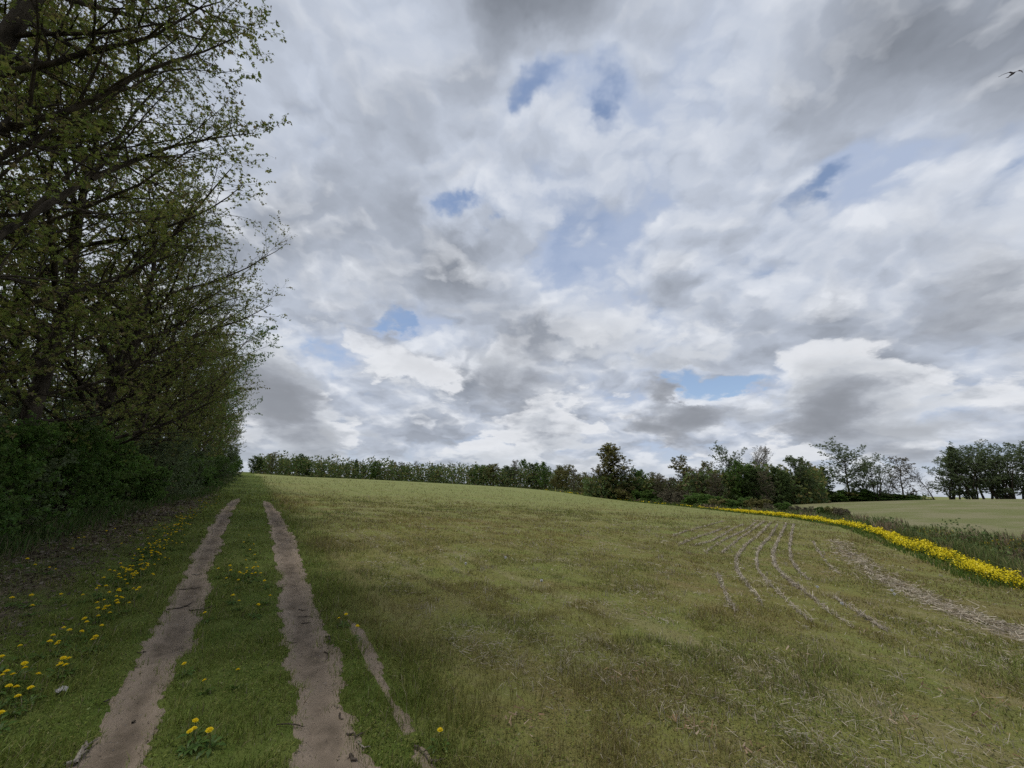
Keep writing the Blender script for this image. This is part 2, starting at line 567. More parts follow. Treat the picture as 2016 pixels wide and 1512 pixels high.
def tube(P, R, sides):
    Nn, K, _ = P.shape
    T = unit(np.gradient(P, axis=1))
    ref = np.where(np.abs(T[..., 2:3]) > 0.85, np.array([1.0, 0, 0]), np.array([0, 0, 1.0]))
    A = unit(np.cross(T, ref)); B = np.cross(T, A)
    th = np.arange(sides) / sides * 2 * np.pi
    V = P[:, :, None] + R[:, :, None, None] * (np.cos(th)[:, None] * A[:, :, None] + np.sin(th)[:, None] * B[:, :, None])
    idx = np.arange(Nn * K * sides).reshape(Nn, K, sides)
    a = idx[:, :-1]; b = idx[:, 1:]
    F_ = np.stack([a, np.roll(a, -1, 2), np.roll(b, -1, 2), b], -1).reshape(-1, 4)
    return V.reshape(-1, 3), F_


def grow(g, P0, D0, L, K, trop, wob):
    """polylines from P0 along D0 of length L; trop = pull up (+) or droop (-) along the way"""
    n = len(P0)
    out = np.zeros((n, K, 3)); out[:, 0] = P0
    d = D0.copy(); st = (L / (K - 1))[:, None]
    for k in range(1, K):
        d = unit(d + np.array([0, 0, 1.0]) * trop * (k / K if trop < 0 else 1) + g.normal(0, wob, (n, 3)))
        out[:, k] = out[:, k - 1] + d * st
    return out


def spawn(g, P, R, L, per, t0, t1, ang, angj, flat=0.0):
    """start points and directions of per children on each parent; flat prefers sideways shoots"""
    n, K, _ = P.shape
    t = np.linspace(t0, t1, per)[None] + g.uniform(-.5, .5, (n, per)) * (t1 - t0) / max(per, 1)
    t = np.clip(t, 0.02, 1.0)
    f = t * (K - 1); i = np.minimum(f.astype(int), K - 2); w = (f - i)[..., None]
    r = np.arange(n)[:, None]
    pos = P[r, i] * (1 - w) + P[r, i + 1] * w
    rad = R[r, i] * (1 - w[..., 0]) + R[r, i + 1] * w[..., 0]
    T = unit(P[r, i + 1] - P[r, i])
    az = np.cumsum(np.full((n, per), 2.399), 1) + g.uniform(0, 6.28, (n, 1)) + g.normal(0, .5, (n, per))
    ref = np.where(np.abs(T[..., 2:3]) > 0.85, np.array([1.0, 0, 0]), np.array([0, 0, 1.0]))
    A = unit(np.cross(T, ref)); B = np.cross(T, A)
    rd = np.cos(az)[..., None] * A + np.sin(az)[..., None] * B * (1 - flat)
    a = (ang + g.normal(0, angj, (n, per)))[..., None]
    D = unit(np.cos(a) * T + np.sin(a) * unit(rd))
    return pos.reshape(-1, 3), D.reshape(-1, 3), rad.ravel(), t.ravel(), np.repeat(L, per)


LEAF_PAL = {  # far-tree palettes are lightened, the lift standing in for haze
    'spring': [(0.180, 0.215, 0.045), (0.145, 0.185, 0.038), (0.205, 0.210, 0.055), (0.125, 0.160, 0.036), (0.175, 0.145, 0.065)],
    'olive': [(0.175, 0.180, 0.050), (0.185, 0.165, 0.060), (0.145, 0.155, 0.045), (0.160, 0.130, 0.062)],
    'green': [(0.085, 0.165, 0.030), (0.072, 0.140, 0.028), (0.110, 0.175, 0.038), (0.090, 0.135, 0.033)],
    'dark': [(0.095, 0.142, 0.046), (0.112, 0.154, 0.050), (0.084, 0.122, 0.042)],
    'grey': [(0.150, 0.135, 0.095), (0.130, 0.120, 0.075), (0.165, 0.140, 0.095), (0.11, 0.105, 0.065)],
    'bluegreen': [(0.120, 0.160, 0.074), (0.132, 0.168, 0.076), (0.105, 0.140, 0.068)],
}


def leaves(g, pos, dirs, size, pal, n_leaflets=3, droop=0.6, keep=None):
    """clusters of small rhombic leaflets"""
    n = len(pos)
    pal = np.array(LEAF_PAL[pal])
    base = pal[g.integers(0, len(pal), n)] * g.uniform(0.75, 1.3, (n, 1))
    d = unit(dirs + g.normal(0, .55, (n, 3)) + np.array([0, 0, -droop]))
    nr = unit(g.normal(0, 1, (n, 3)))
    side = unit(np.cross(d, nr)); up = np.cross(side, d)
    V, C = [], []
    sz = size * g.uniform(0.65, 1.35, (n, 1))
    for k in range(n_leaflets):
        a = (0, 0.95, -0.95, 1.9, -1.9)[k]
        ld = unit(d * math.cos(a) + side * math.sin(a) + up * g.uniform(-.35, .35, (n, 1)))
        ls = unit(np.cross(ld, up + 0.4 * g.normal(0, 1, (n, 3))))
        ln = sz * (1.0 if k == 0 else 0.8)
        p0 = pos + d * sz * 0.15
        wv = ls * ln * 0.27
        fold = np.cross(ls, ld) * ln * 0.10
        V.append(np.stack([p0, p0 + ld * ln * .45 + wv + fold, p0 + ld * ln, p0 + ld * ln * .45 - wv + fold], 1))
        C.append(np.repeat((base * g.uniform(.85, 1.15, (n, 1)))[:, None], 4, 1))
    V = np.stack(V, 1).reshape(-1, 3); C = np.stack(C, 1).reshape(-1, 3)
    return V, np.arange(len(V)).reshape(-1, 4), C


def tree_mesh(name, seed, height=12., r0=0.16, limbs=26, limb_len=4.6, sub=11, twig=5, leafn=8, leaf=0.075, pal='spring', first=0.14,
              stems=1, lean=0.05, spread=0.0, droop=0.6, ang=0.95, limb_trop=0.07, shape='round', leaflets=3, thin=1.0, bark=None, twig_sides=3, sub_len=0.36, twig_len=0.5, extra=()):
    """returns (trunk mesh, crown wood mesh + leaves mesh)"""
    g = np.random.default_rng(seed)
    K0 = 14
    az = g.uniform(0, 6.28, stems)
    tilt = (spread if stems > 1 else lean) * g.uniform(.6, 1.3, stems)
    D0 = unit(np.stack([np.cos(az) * tilt, np.sin(az) * tilt, np.ones(stems)], 1))
    hs = height * g.uniform(.82, 1.0, stems); hs[0] = height
    P0 = np.stack([np.cos(az), np.sin(az), az * 0], 1) * (0.28 * r0 * stems if stems > 1 else 0.0)
    P0[:, 2] -= 0.25
    T = grow(g, P0, D0, hs, K0, 0.02, 0.055)
    tt = np.linspace(0, 1, K0)
    R = r0 * (1 - 0.93 * tt)[None] * (0.7 if stems > 1 else 1.0) * np.ones((stems, 1))
    R[:, 0] *= 1.35
    tv, tf = tube(T, R, 8)
    # limbs
    per = max(3, limbs // stems)
    p, d, rad, t, _ = spawn(g, T, R, hs, per, first, 0.97, ang, 0.18)
    if shape == 'round': prof = np.sqrt(np.clip(1 - ((t - .42) / .62) ** 2, .03, 1))
    elif shape == 'cone': prof = np.clip(1.02 - t, .08, 1) * np.clip(t * 5, .4, 1)
    elif shape == 'low': prof = np.clip(1.15 - t, .2, 1)
    else: prof = np.sqrt(np.clip(1 - ((t - .62) / .5) ** 2, .04, 1))
    L1 = limb_len * prof * g.uniform(.6, 1.15, len(t))
    K1 = 9
    P1 = grow(g, p, d, L1, K1, limb_trop, 0.085)
    for pl in extra:                                     # limbs seen one by one in the photograph
        pl = np.array(pl); cu = np.r_[0, np.cumsum(np.linalg.norm(np.diff(pl, axis=0), axis=1))]
        q = np.stack([np.interp(np.linspace(0, cu[-1], K1), cu, pl[:, j]) for j in range(3)], 1)
        P1 = np.concatenate([P1, q[None]]); L1 = np.r_[L1, cu[-1]]; rad = np.r_[rad, .10]
    t1 = np.linspace(0, 1, K1)
    R1 = np.clip(np.minimum(rad * .62, 0.012 * L1 + .006), .008, None)[:, None] * (1 - 0.85 * t1)[None]
    wv, wf = tube(P1, R1, 5)
    # branches
    p, d, rad, t, Lp = spawn(g, P1, R1, L1, sub, .16, .98, .72, .2, 0.35)
    L2 = Lp * sub_len * (1.15 - .7 * t) * g.uniform(.6, 1.2, len(t)) + .22
    K2 = 6
    P2 = grow(g, p, d, L2, K2, 0.03, 0.11)
    R2 = np.clip(rad * .55, .004, .03)[:, None] * (1 - .8 * np.linspace(0, 1, K2))[None]
    bv, bf = tube(P2, R2 * thin, 4 if twig_sides > 2 else 3)
    # twigs
    p, d, rad, t, Lp = spawn(g, P2, R2, L2, twig, .2, 1.0, .65, .22, 0.2)
    L3 = twig_len * g.uniform(.5, 1.25, len(t)) * np.clip(Lp / 1.2, .5, 1.3)
    K3 = 4
    P3 = grow(g, p, d, L3, K3, -0.10, 0.13)
    R3 = np.clip(rad * .6, .0025, .008)[:, None] * (1 - .7 * np.linspace(0, 1, K3))[None]
    cv, cf = tube(P3, R3 * thin, 3)
    V = [wv, bv, cv]; Fs = [wf, bf + len(wv), cf + len(wv) + len(bv)]
    WV = np.concatenate(V); WF = np.concatenate(Fs)
    # leaves along the twigs
    tl = g.uniform(.1, 1.0, (len(P3), leafn)); f = tl * (K3 - 1); i = np.minimum(f.astype(int), K3 - 2); w = (f - i)[..., None]
    r = np.arange(len(P3))[:, None]
    lp = (P3[r, i] * (1 - w) + P3[r, i + 1] * w + g.normal(0, .02, (len(P3), leafn, 3))).reshape(-1, 3)
    ld = np.repeat(unit(P3[:, -1] - P3[:, 0]), leafn, 0)
    lv, lf, lc = leaves(g, lp, ld, leaf, pal, leaflets, droop)
    bark = bark or M_BARK
    trunk = make_mesh(name + '_trunk', tv, [tf], [bark], None, True)
    wood = make_mesh(name + '_branches', WV, [WF], [bark], None, True)
    crown = make_mesh(name + '_crown', lv, [lf], [M_LEAF], {'col': lc}, False)
    return trunk, wood, crown


def plant(kind, meshes, x, y, rot=0., sc=1., label='', cat='tree', group=None, sz=None, sink=0.0, tilt=(0, 0)):
    e = empty(kind, (x, y, float(H(x, y)) - sink), label=label, cat=cat, group=group)
    e.rotation_euler = (tilt[0], tilt[1], rot)
    e.scale = (sc, sc, sz or sc)
    t, w, c = meshes
    ot = obj('trunk' if cat == 'tree' else 'stem', t, parent=e)
    obj('branches', w, parent=ot)
    obj('crown' if cat == 'tree' else 'foliage', c, parent=e)
    return e


ORD = ['first', 'second', 'third', 'fourth', 'fifth', 'sixth', 'seventh', 'eighth', 'ninth', 'tenth', 'eleventh', 'twelfth', 'thirteenth', 'fourteenth',
       'fifteenth', 'sixteenth', 'seventeenth', 'eighteenth', 'nineteenth', 'twentieth', 'twenty-first', 'twenty-second', 'twenty-third', 'twenty-fourth',
       'twenty-fifth', 'twenty-sixth', 'twenty-seventh', 'twenty-eighth', 'twenty-ninth', 'thirtieth', 'thirty-first', 'thirty-second', 'thirty-third', 'thirty-fourth', 'thirty-fifth', 'thirty-sixth', 'thirty-seventh', 'thirty-eighth']


def build_wood():
    near = [tree_mesh('maple_a', 3, 14.0, .21, 34, 5.2, 12, 6, 8, .064, 'spring', .20, ang=1.0),
            tree_mesh('maple_b', 8, 12.5, .18, 32, 5.0, 12, 6, 8, .064, 'spring', .17, lean=.09, ang=1.0),
            tree_mesh('maple_c', 21, 11.0, .15, 32, 4.6, 12, 6, 8, .062, 'spring', .14, lean=.07, ang=1.05)]
    mid = [tree_mesh('wood_a', 31, 12.5, .17, 26, 4.2, 10, 5, 5, .125, 'spring', .12, leaflets=2),
           tree_mesh('wood_b', 32, 11.5, .15, 26, 4.0, 10, 5, 5, .11, 'olive', .08, ang=1.05, leaflets=2),
           tree_mesh('wood_c', 33, 13.0, .17, 24, 4.0, 9, 5, 5, .12, 'green', .15, leaflets=2)]
    shrub = [tree_mesh('shrub_a', 41, 2.6, .04, 40, 1.5, 9, 4, 6, .075, 'green', .05, stems=6, spread=.45, shape='low', limb_trop=.03, sub_len=.45, twig_len=.32),
             tree_mesh('shrub_b', 42, 3.4, .05, 40, 1.7, 9, 4, 5, .070, 'bluegreen', .05, stems=7, spread=.40, shape='low', limb_trop=.05, sub_len=.45, twig_len=.35),
             tree_mesh('shrub_c', 43, 2.2, .04, 40, 1.4, 9, 4, 6, .085, 'green', .04, stems=7, spread=.55, shape='low', limb_trop=.02, sub_len=.45, twig_len=.3)]
    # front row, from the camera outwards: (s, n, mesh, scale, turn)
    front = [(11.2, -5.2, 2, 1.1, 4.0), (14.2, -4.7, 0, 1.0, 3.3), (18.0, -4.6, 1, 1.05, 5.2), (21.5, -5.6, 2, 1.12, .9),
             (25.5, -4.8, 0, .92, 1.7), (30.0, -4.9, 1, 1.0, 3.6), (35.5, -4.6, 2, 1.05, 2.6)]
    hb = np.array([-7.9, 4.1]); hz = float(H(*hb))
    loc = lambda pts: [at(*p) - np.array([hb[0], hb[1], hz]) for p in pts]
    hero = tree_mesh('maple_hero', 15, 15.5, .22, 38, 4.1, 14, 6, 8, .056, 'spring', .26, lean=.02, ang=1.0,
                     extra=[loc([(-70, 520, 4.1), (0, 460, 4.5), (90, 405, 4.9), (180, 352, 5.3), (225, 290, 5.5), (262, 225, 5.7), (330, 150, 6.1)]),
                            loc([(180, 352, 5.3), (240, 325, 5.5), (330, 290, 5.9), (420, 272, 6.3), (500, 262, 6.8)]),
                            loc([(-60, 540, 4.2), (0, 545, 4.8), (70, 558, 5.3), (150, 592, 5.9), (230, 640, 6.5)]),
                            loc([(-20, 265, 4.2), (40, 215, 4.4), (120, 205, 4.8), (210, 215, 5.3)])])
    plant('broadleaf_tree', hero, hb[0], hb[1], 0, 1, 'nearest tree of the wood with a thick forked limb reaching over from the left edge', 'tree', 'trees along the front edge of the wood')
    gl = 'trees along the front edge of the wood'
    for k, (s, n, m, sc, ro) in enumerate(front):
        x, y = wxy(s, n)
        plant('broadleaf_tree', near[m], x, y, ro, sc, ORD[k].capitalize().lower() + ' spring-leafed tree from the left along the wood edge by the track', 'tree', gl)
    back = []
    for s in np.arange(41, 96, 5.5): back.append((s, -4.0 - .02 * (s - 40) + rng.uniform(-.5, .5)))
    nb = len(back)
    for s in np.arange(7, 90, 5.0): back.append((s, -9 + rng.uniform(-1, 1)))
    for s in np.arange(12, 95, 7.0): back.append((s, -14 + rng.uniform(-1.5, 1.5)))
    for s in np.arange(18, 90, 9.0): back.append((s, -20 + rng.uniform(-2, 2)))
    for k, (s, n) in enumerate(back):
        x, y = wxy(s, n)
        far_ = k < nb
        plant('broadleaf_tree', mid[rng.integers(0, 3)], x, y, rng.uniform(0, 6.28), rng.uniform(.82, 1.08),
              ORD[k] + ' of the small trees at the far end of the wood edge, counted going away' if far_ else 'shaded tree standing deeper inside the left wood behind its front row',
              'tree', 'trees at the far end of the wood edge' if far_ else 'trees deeper inside the wood')
    # shrubs under the front row
    sp = [(11.2, -5.2, 2, 1.0), (13.4, -5.3, 0, 1.0), (15.6, -5.5, 1, .95), (17.8, -5.2, 0, 1.15), (20.0, -5.6, 2, 1.2), (22.2, -4.9, 0, 1.25), (24.3, -4.5, 2, 1.1), (26.6, -4.2, 1, 1.0),
          (29.5, -4.0, 1, 1.05), (32.5, -3.8, 0, 1.0), (36.0, -3.5, 1, 1.05), (40.0, -3.3, 2, 1.1), (45.0, -3.1, 0, 1.1), (51., -3.0, 1, 1.1), (58., -2.9, 0, 1.2), (66., -2.9, 2, 1.3), (76., -3.0, 1, 1.4)]
    for k, (s, n, m, sc) in enumerate(sp):
        x, y = wxy(s, n)
        plant('shrub', shrub[m], x, y, rng.uniform(0, 6.28), sc, ORD[k] + ' ' + ('grey-green' if m == 1 else 'deep green') + ' shrub from the left along the foot of the wood', 'shrub', 'shrubs along the foot of the wood')
    for s in np.arange(13, 60, 3.4):
        x, y = wxy(s + rng.uniform(-1, 1), -8 + rng.uniform(-1, 1))
        plant('shrub', shrub[rng.integers(0, 3)], x, y, rng.uniform(0, 6.28), rng.uniform(1.0, 1.5), 'shaded undergrowth shrub between the trunks inside the left wood', 'shrub', 'undergrowth inside the wood')


build_wood()

# ------------------------------------------------------------------ trees beyond the field
def build_far():
    kw = dict(twig_sides=2, leaflets=2)
    P = {
        'round': tree_mesh('far_round', 61, 10, .16, 24, 3.6, 8, 4, 8, 0.22, 'green', .14, thin=1.6, **kw),
        'round2': tree_mesh('far_round_b', 62, 10, .16, 24, 3.4, 8, 4, 8, 0.22, 'bluegreen', .12, thin=1.6, **kw),
        'olive': tree_mesh('far_olive', 63, 10, .16, 26, 3.2, 8, 4, 8, 0.2, 'olive', .08, thin=1.6, **kw),
        'grey': tree_mesh('far_grey', 64, 10, .15, 26, 3.0, 8, 4, 6, 0.16, 'grey', .08, thin=1.8, **kw),
        'bare': tree_mesh('far_bare', 65, 10, .14, 22, 2.8, 8, 4, 3, 0.12, 'grey', .2, thin=2.2, ang=.7, **kw),
        'poplar': tree_mesh('far_poplar', 66, 10, .15, 40, 2.9, 8, 4, 7, 0.19, 'olive', .05, thin=1.6, shape='round', ang=.62, limb_trop=.12, **kw),
        'multi': tree_mesh('far_multi', 67, 10, .20, 36, 3.4, 8, 4, 7, 0.17, 'bluegreen', .14, stems=4, spread=.28, thin=1.7, shape='top', **kw),
        'multi2': tree_mesh('far_multi_b', 68, 10, .20, 34, 3.2, 8, 4, 6, 0.16, 'bluegreen', .16, stems=5, spread=.34, thin=1.9, shape='top', **kw),
        'open': tree_mesh('far_open', 69, 10, .17, 30, 3.8, 8, 4, 7, 0.17, 'bluegreen', .2, thin=1.7, shape='top', **kw),
        'conic': tree_mesh('far_conic', 70, 10, .14, 36, 2.6, 8, 4, 7, 0.17, 'bluegreen', .14, thin=1.5, shape='cone', ang=1.1, limb_trop=.0, **kw),
        'dark': tree_mesh('far_dark', 71, 10, .16, 28, 3.6, 9, 4, 6, .31, 'dark', .05, thin=1.5, **kw),
        'bush': tree_mesh('far_bush', 72, 3, .06, 40, 1.7, 7, 4, 5, .16, 'green', .04, stems=6, spread=.5, shape='low', thin=1.5, sub_len=.45, twig_len=.35),
        'bush2': tree_mesh('far_bush_b', 73, 3, .06, 40, 1.6, 7, 4, 4, .15, 'olive', .04, stems=7, spread=.5, shape='low', thin=1.5, sub_len=.45, twig_len=.35),
        'bush3': tree_mesh('far_bush_c', 74, 3, .06, 36, 1.6, 7, 4, 3, .14, 'grey', .04, stems=7, spread=.5, shape='low', thin=1.8, sub_len=.45, twig_len=.35),
    }
    DESC = {'round': 'green leafy', 'round2': 'blue-green leafy', 'olive': 'olive young-leafed', 'grey': 'greyish thin-leafed', 'bare': 'nearly bare', 'poplar': 'tall tapering',
            'multi': 'many-stemmed', 'multi2': 'thin many-stemmed', 'open': 'open-crowned', 'conic': 'pointed layered', 'dark': 'dense dark green', 'bush': 'green', 'bush2': 'olive', 'bush3': 'greyish'}

    def put(px, top, Y, kind, wid, label, group=None, bush=False):
        p = at(px, top, Y)
        x, y = float(p[0]), float(p[1])
        g = float(H(x, y))
        h = max(p[2] - g, 1.0)
        base = 3.0 if bush else 10.0
        sz = h / base / (1.0 if not bush else .95)
        plant('shrub' if bush else 'broadleaf_tree', P[kind], x, y, rng.uniform(0, 6.28), sz * wid * (1.45 if bush else 1.55), label, 'shrub' if bush else 'tree', group, sz)

    # the long far treeline
    line = [(505, 908, 'dark', 1), (517, 903, 'round', 1), (530, 899, 'olive', .9), (541, 891, 'bare', .7), (553, 901, 'round', .9), (568, 901, 'round2', .9), (584, 899, 'round', .9), (599, 907, 'round2', .7),
            (612, 906, 'round', .9), (626, 909, 'olive', .9), (641, 914, 'round', 1), (656, 905, 'bare', .8), (671, 914, 'olive', 1), (686, 917, 'grey', .8), (704, 900, 'conic', .8), (716, 917, 'dark', .8), (733, 917, 'round', 1),
            (752, 916, 'grey', 1), (770, 918, 'olive', 1), (789, 918, 'grey', .9), (806, 919, 'round2', .9), (829, 915, 'bare', .7), (845, 925, 'round', 1), (867, 924, 'olive', 1.1), (889, 921, 'grey', .9), (910, 925, 'grey', 1),
            (932, 924, 'round', 1), (952, 922, 'dark', 1), (972, 924, 'olive', 1), (991, 921, 'round2', .9), (1013, 916, 'grey', .8), (1033, 916, 'round', .9), (1053, 916, 'dark', .9), (1075, 916, 'round', .9), (1096, 924, 'olive', .9),
            (1113, 923, 'olive', .9), (1128, 926, 'grey', .8), (1143, 935, 'olive', .7)]
    for k, (px, top, kind, w) in enumerate(line):
        top = top + rng.uniform(-8, 5)
        put(px, top, 149 + rng.uniform(-10, 8) - max(0, px - 1050) * .25, kind, w * rng.uniform(.75, 1.2), ORD[k] + ' tree from the left in the far treeline, ' + DESC[kind], 'trees of the far treeline')
    for k in range(26):
        px = 512 + k * 24 + rng.uniform(-9, 9)
        put(px, np.interp(px, [500, 700, 850, 1000, 1130], [903, 916, 924, 919, 930]) + rng.uniform(-5, 7), rng.uniform(160, 176), ['olive', 'grey', 'round', 'bare', 'round2'][rng.integers(0, 5)], rng.uniform(.8, 1.3),
            'tree in the rear row of the far treeline, half hidden by the front ones', 'rear row of the far treeline')
    # the group round the tall poplar and the copse on the right
    mid = [(1152, 933, 96, 'olive', .8), (1172, 924, 92, 'grey', .8), (1190, 918, 90, 'olive', .7), (1213, 884, 88, 'poplar', 1.2), (1238, 926, 89, 'round', .6), (1262, 930, 92, 'round', .9), (1280, 934, 88, 'olive', .9), (1300, 938, 84, 'grey', 1.0),
           (1325, 942, 80, 'grey', 1.0), (1350, 905, 80, 'olive', .75), (1372, 925, 76, 'grey', .9), (1398, 915, 78, 'olive', .85), (1408, 935, 72, 'grey', .8), (1432, 892, 84, 'open', .7), (1440, 914, 76, 'round', .8), (1465, 880, 88, 'bare', .6),
           (1486, 880, 88, 'bare', .6), (1478, 922, 74, 'dark', .8), (1510, 898, 88, 'bare', .7), (1505, 930, 72, 'grey', .8), (1528, 925, 74, 'dark', .8), (1552, 902, 78, 'round2', .75), (1578, 912, 82, 'olive', .7), (1600, 924, 86, 'round', .8)]
    for k, (px, top, Y, kind, w) in enumerate(mid):
        put(px, top, Y, kind, w, ('tall tapering tree standing alone above the scrub right of the far treeline' if kind == 'poplar' else ORD[k] + ' tree from the left in the middle copse beyond the field, ' + DESC[kind]), 'trees of the middle copse')
    right = [(1618, 925, 97, 'dark', .7), (1655, 886, 97, 'open', .85), (1690, 912, 98, 'multi', .6), (1708, 906, 95, 'multi2', .7), (1763, 904, 95, 'grey', .75), (1826, 922, 92, 'bare', .8), (1842, 877, 90, 'conic', .7), (1856, 912, 90, 'multi2', .6),
             (1888, 893, 88, 'multi', .7), (1914, 891, 87, 'open', .75), (1942, 884, 86, 'multi', .7), (1968, 882, 85, 'multi2', .75), (1996, 886, 84, 'multi', .7), (2030, 886, 83, 'open', .8), (2075, 884, 82, 'multi', .8)]
    right += [(1868, 903, 93, 'bare', .8), (1901, 900, 92, 'multi2', .7), (1926, 896, 91, 'bare', .8), (1955, 893, 90, 'multi2', .7), (1982, 892, 89, 'bare', .8), (1733, 925, 97, 'bare', .7)]
    right.sort()
    for k, (px, top, Y, kind, w) in enumerate(right):
        put(px, top, Y, kind, w * 1.05, ORD[k] + ' tree from the left on the crest of the right-hand field, ' + DESC[kind], 'trees on the right-hand crest')
    # hedge along the crest under those trees, shrubs by the ditch
    hedge = [(px, 975 + rng.uniform(-4, 3) - (6 if px < 1700 else 0), 99 - (px - 1620) * .03, 'bush' if k % 3 else 'bush2', 1.6) for k, px in enumerate(np.arange(1606, 1796, 17))]
    for k, (px, top, Y, kind, w) in enumerate(hedge):
        put(px, top, Y, kind, w, ORD[k] + ' low hedge shrub from the left along the right-hand crest', 'hedge along the right-hand crest', True)
    shr = [(1165, 962, 97, 'bush2', 1.2), (1200, 960, 87, 'bush', 1.2), (1232, 958, 85, 'bush2', 1.1), (1262, 966, 82, 'bush', 1.2), (1293, 982, 76, 'bush', .9), (1310, 962, 76, 'bush3', 1.0), (1335, 965, 72, 'bush3', 1.0), (1372, 974, 65, 'bush', 1.1), (1396, 976, 62, 'bush', 1.1), (1420, 982, 59, 'bush2', 1.1),
           (1444, 984, 57, 'bush', 1.1), (1466, 980, 57, 'bush', 1.0), (1492, 982, 54, 'bush2', 1.1), (1520, 991, 50, 'bush3', 1.1), (1545, 990, 49, 'bush', 1.1), (1572, 998, 45, 'bush3', 1.1), (1590, 1006, 42, 'bush3', .9),
           (1622, 1007, 39, 'bush', .8), (1642, 1004, 38, 'bush2', 1.1), (1662, 1012, 36, 'bush3', 1.0)]
    for k, (px, top, Y, kind, w) in enumerate(shr):
        put(px, top, Y + 3, kind, w, ORD[k] + ' shrub from the left along the ditch behind the yellow flowers, ' + DESC[kind], 'shrubs along the ditch', True)

    # scrubby understorey that reads as one mass below the far trees
    g = np.random.default_rng(77)
    pts = []
    for a, b, Y0, Y1, n, hh in [(498, 1150, 138, 156, 13000, 6.5), (1150, 1345, 86, 100, 4000, 4.6), (1345, 1620, 74, 92, 7500, 6.2), (1610, 1830, 100, 108, 900, 1.5)]:
        px = g.uniform(a, b, n); Y = g.uniform(Y0, Y1, n)
        for p_, y_ in zip(px, Y):
            d = ray(p_, 950); x = d[0] / d[1] * y_
            pts.append((x, y_, hh))
    pts = np.array(pts)
    z = H(pts[:, 0], pts[:, 1]) + g.power(.8, len(pts)) * pts[:, 2] * (.55 + .9 * fbm(pts[:, 0] * .22, pts[:, 1] * .22, 3))
    V, Fc, C = leaves(g, np.c_[pts[:, :2], z], g.normal(0, 1, (len(pts), 3)), .70, 'dark', 2, .2)
    V2, F2, C2 = leaves(g, np.c_[pts[:, :2], z][::2] + [.4, 0, .3], g.normal(0, 1, (len(pts[::2]), 3)), .62, 'olive', 2, .2)
    obj('understorey', make_mesh('understorey', np.r_[V, V2], [np.r_[Fc, F2 + len(V)]], [M_LEAF], {'col': np.r_[C, C2]}), kind='stuff', label='dark scrubby undergrowth massed below the distant trees', cat='undergrowth')


build_far()

# ------------------------------------------------------------------ ground cover
def blades(x, y, h, w, col, g, lean=0.6, seg=1, curve=0.5, z0=0.0):
    """narrow upright blades: seg 1 = one triangle, seg 2 = bent"""
    n = len(x)
    z = H(x, y) + z0
    a = g.uniform(0, 6.283, n)
    sx, sy = np.cos(a) * w * .5, np.sin(a) * w * .5
    b = g.uniform(0, 6.283, n); l = np.abs(g.normal(0, lean, n)) * h
    tx, ty = np.cos(b) * l, np.sin(b) * l
    B = np.c_[x, y, z - .01]
    S = np.c_[sx, sy, sx * 0]
    up = h / np.sqrt(1 + (l / np.maximum(h, 1e-4)) ** 2) ** .5
    if seg == 1:
        V = np.stack([B - S, B + S, B + np.c_[tx, ty, up]], 1)
        Fc = np.arange(n * 3).reshape(-1, 3)
        k = 3
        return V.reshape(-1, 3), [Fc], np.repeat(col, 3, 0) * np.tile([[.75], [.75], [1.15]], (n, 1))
    M = B + np.c_[tx * .35, ty * .35, up * .62]
    V = np.stack([B - S, B + S, M + S * .8, M - S * .8, B + np.c_[tx, ty, up * (1 - .15 * curve)]], 1)
    o = np.arange(n)[:, None] * 5
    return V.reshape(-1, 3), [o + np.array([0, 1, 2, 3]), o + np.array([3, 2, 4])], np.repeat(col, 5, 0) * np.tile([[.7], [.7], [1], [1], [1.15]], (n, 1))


def polar(n, r0, r1, a0, a1, g):
    r = np.exp(g.uniform(math.log(r0), math.log(r1), n)); a = np.radians(g.uniform(a0, a1, n))
    return r * np.sin(a), r * np.cos(a), r


def merge(parts):
    V, F3, F4, C, o = [], [], [], [], 0
    for v, fs, c in parts:
        for f in fs: (F3 if f.shape[1] == 3 else F4).append(f + o)
        V.append(v); C.append(c); o += len(v)
    fs = []
    if F3: fs.append(np.concatenate(F3))
    if F4: fs.append(np.concatenate(F4))
    return np.concatenate(V), fs, np.concatenate(C)


M_GRASS = mat_leaf('grass_blade', 0.3)


def pick(pal, g, n, j=.25):
    pal = np.array(pal)
    return pal[g.integers(0, len(pal), n)] * g.uniform(1 - j, 1 + j, (n, 1))


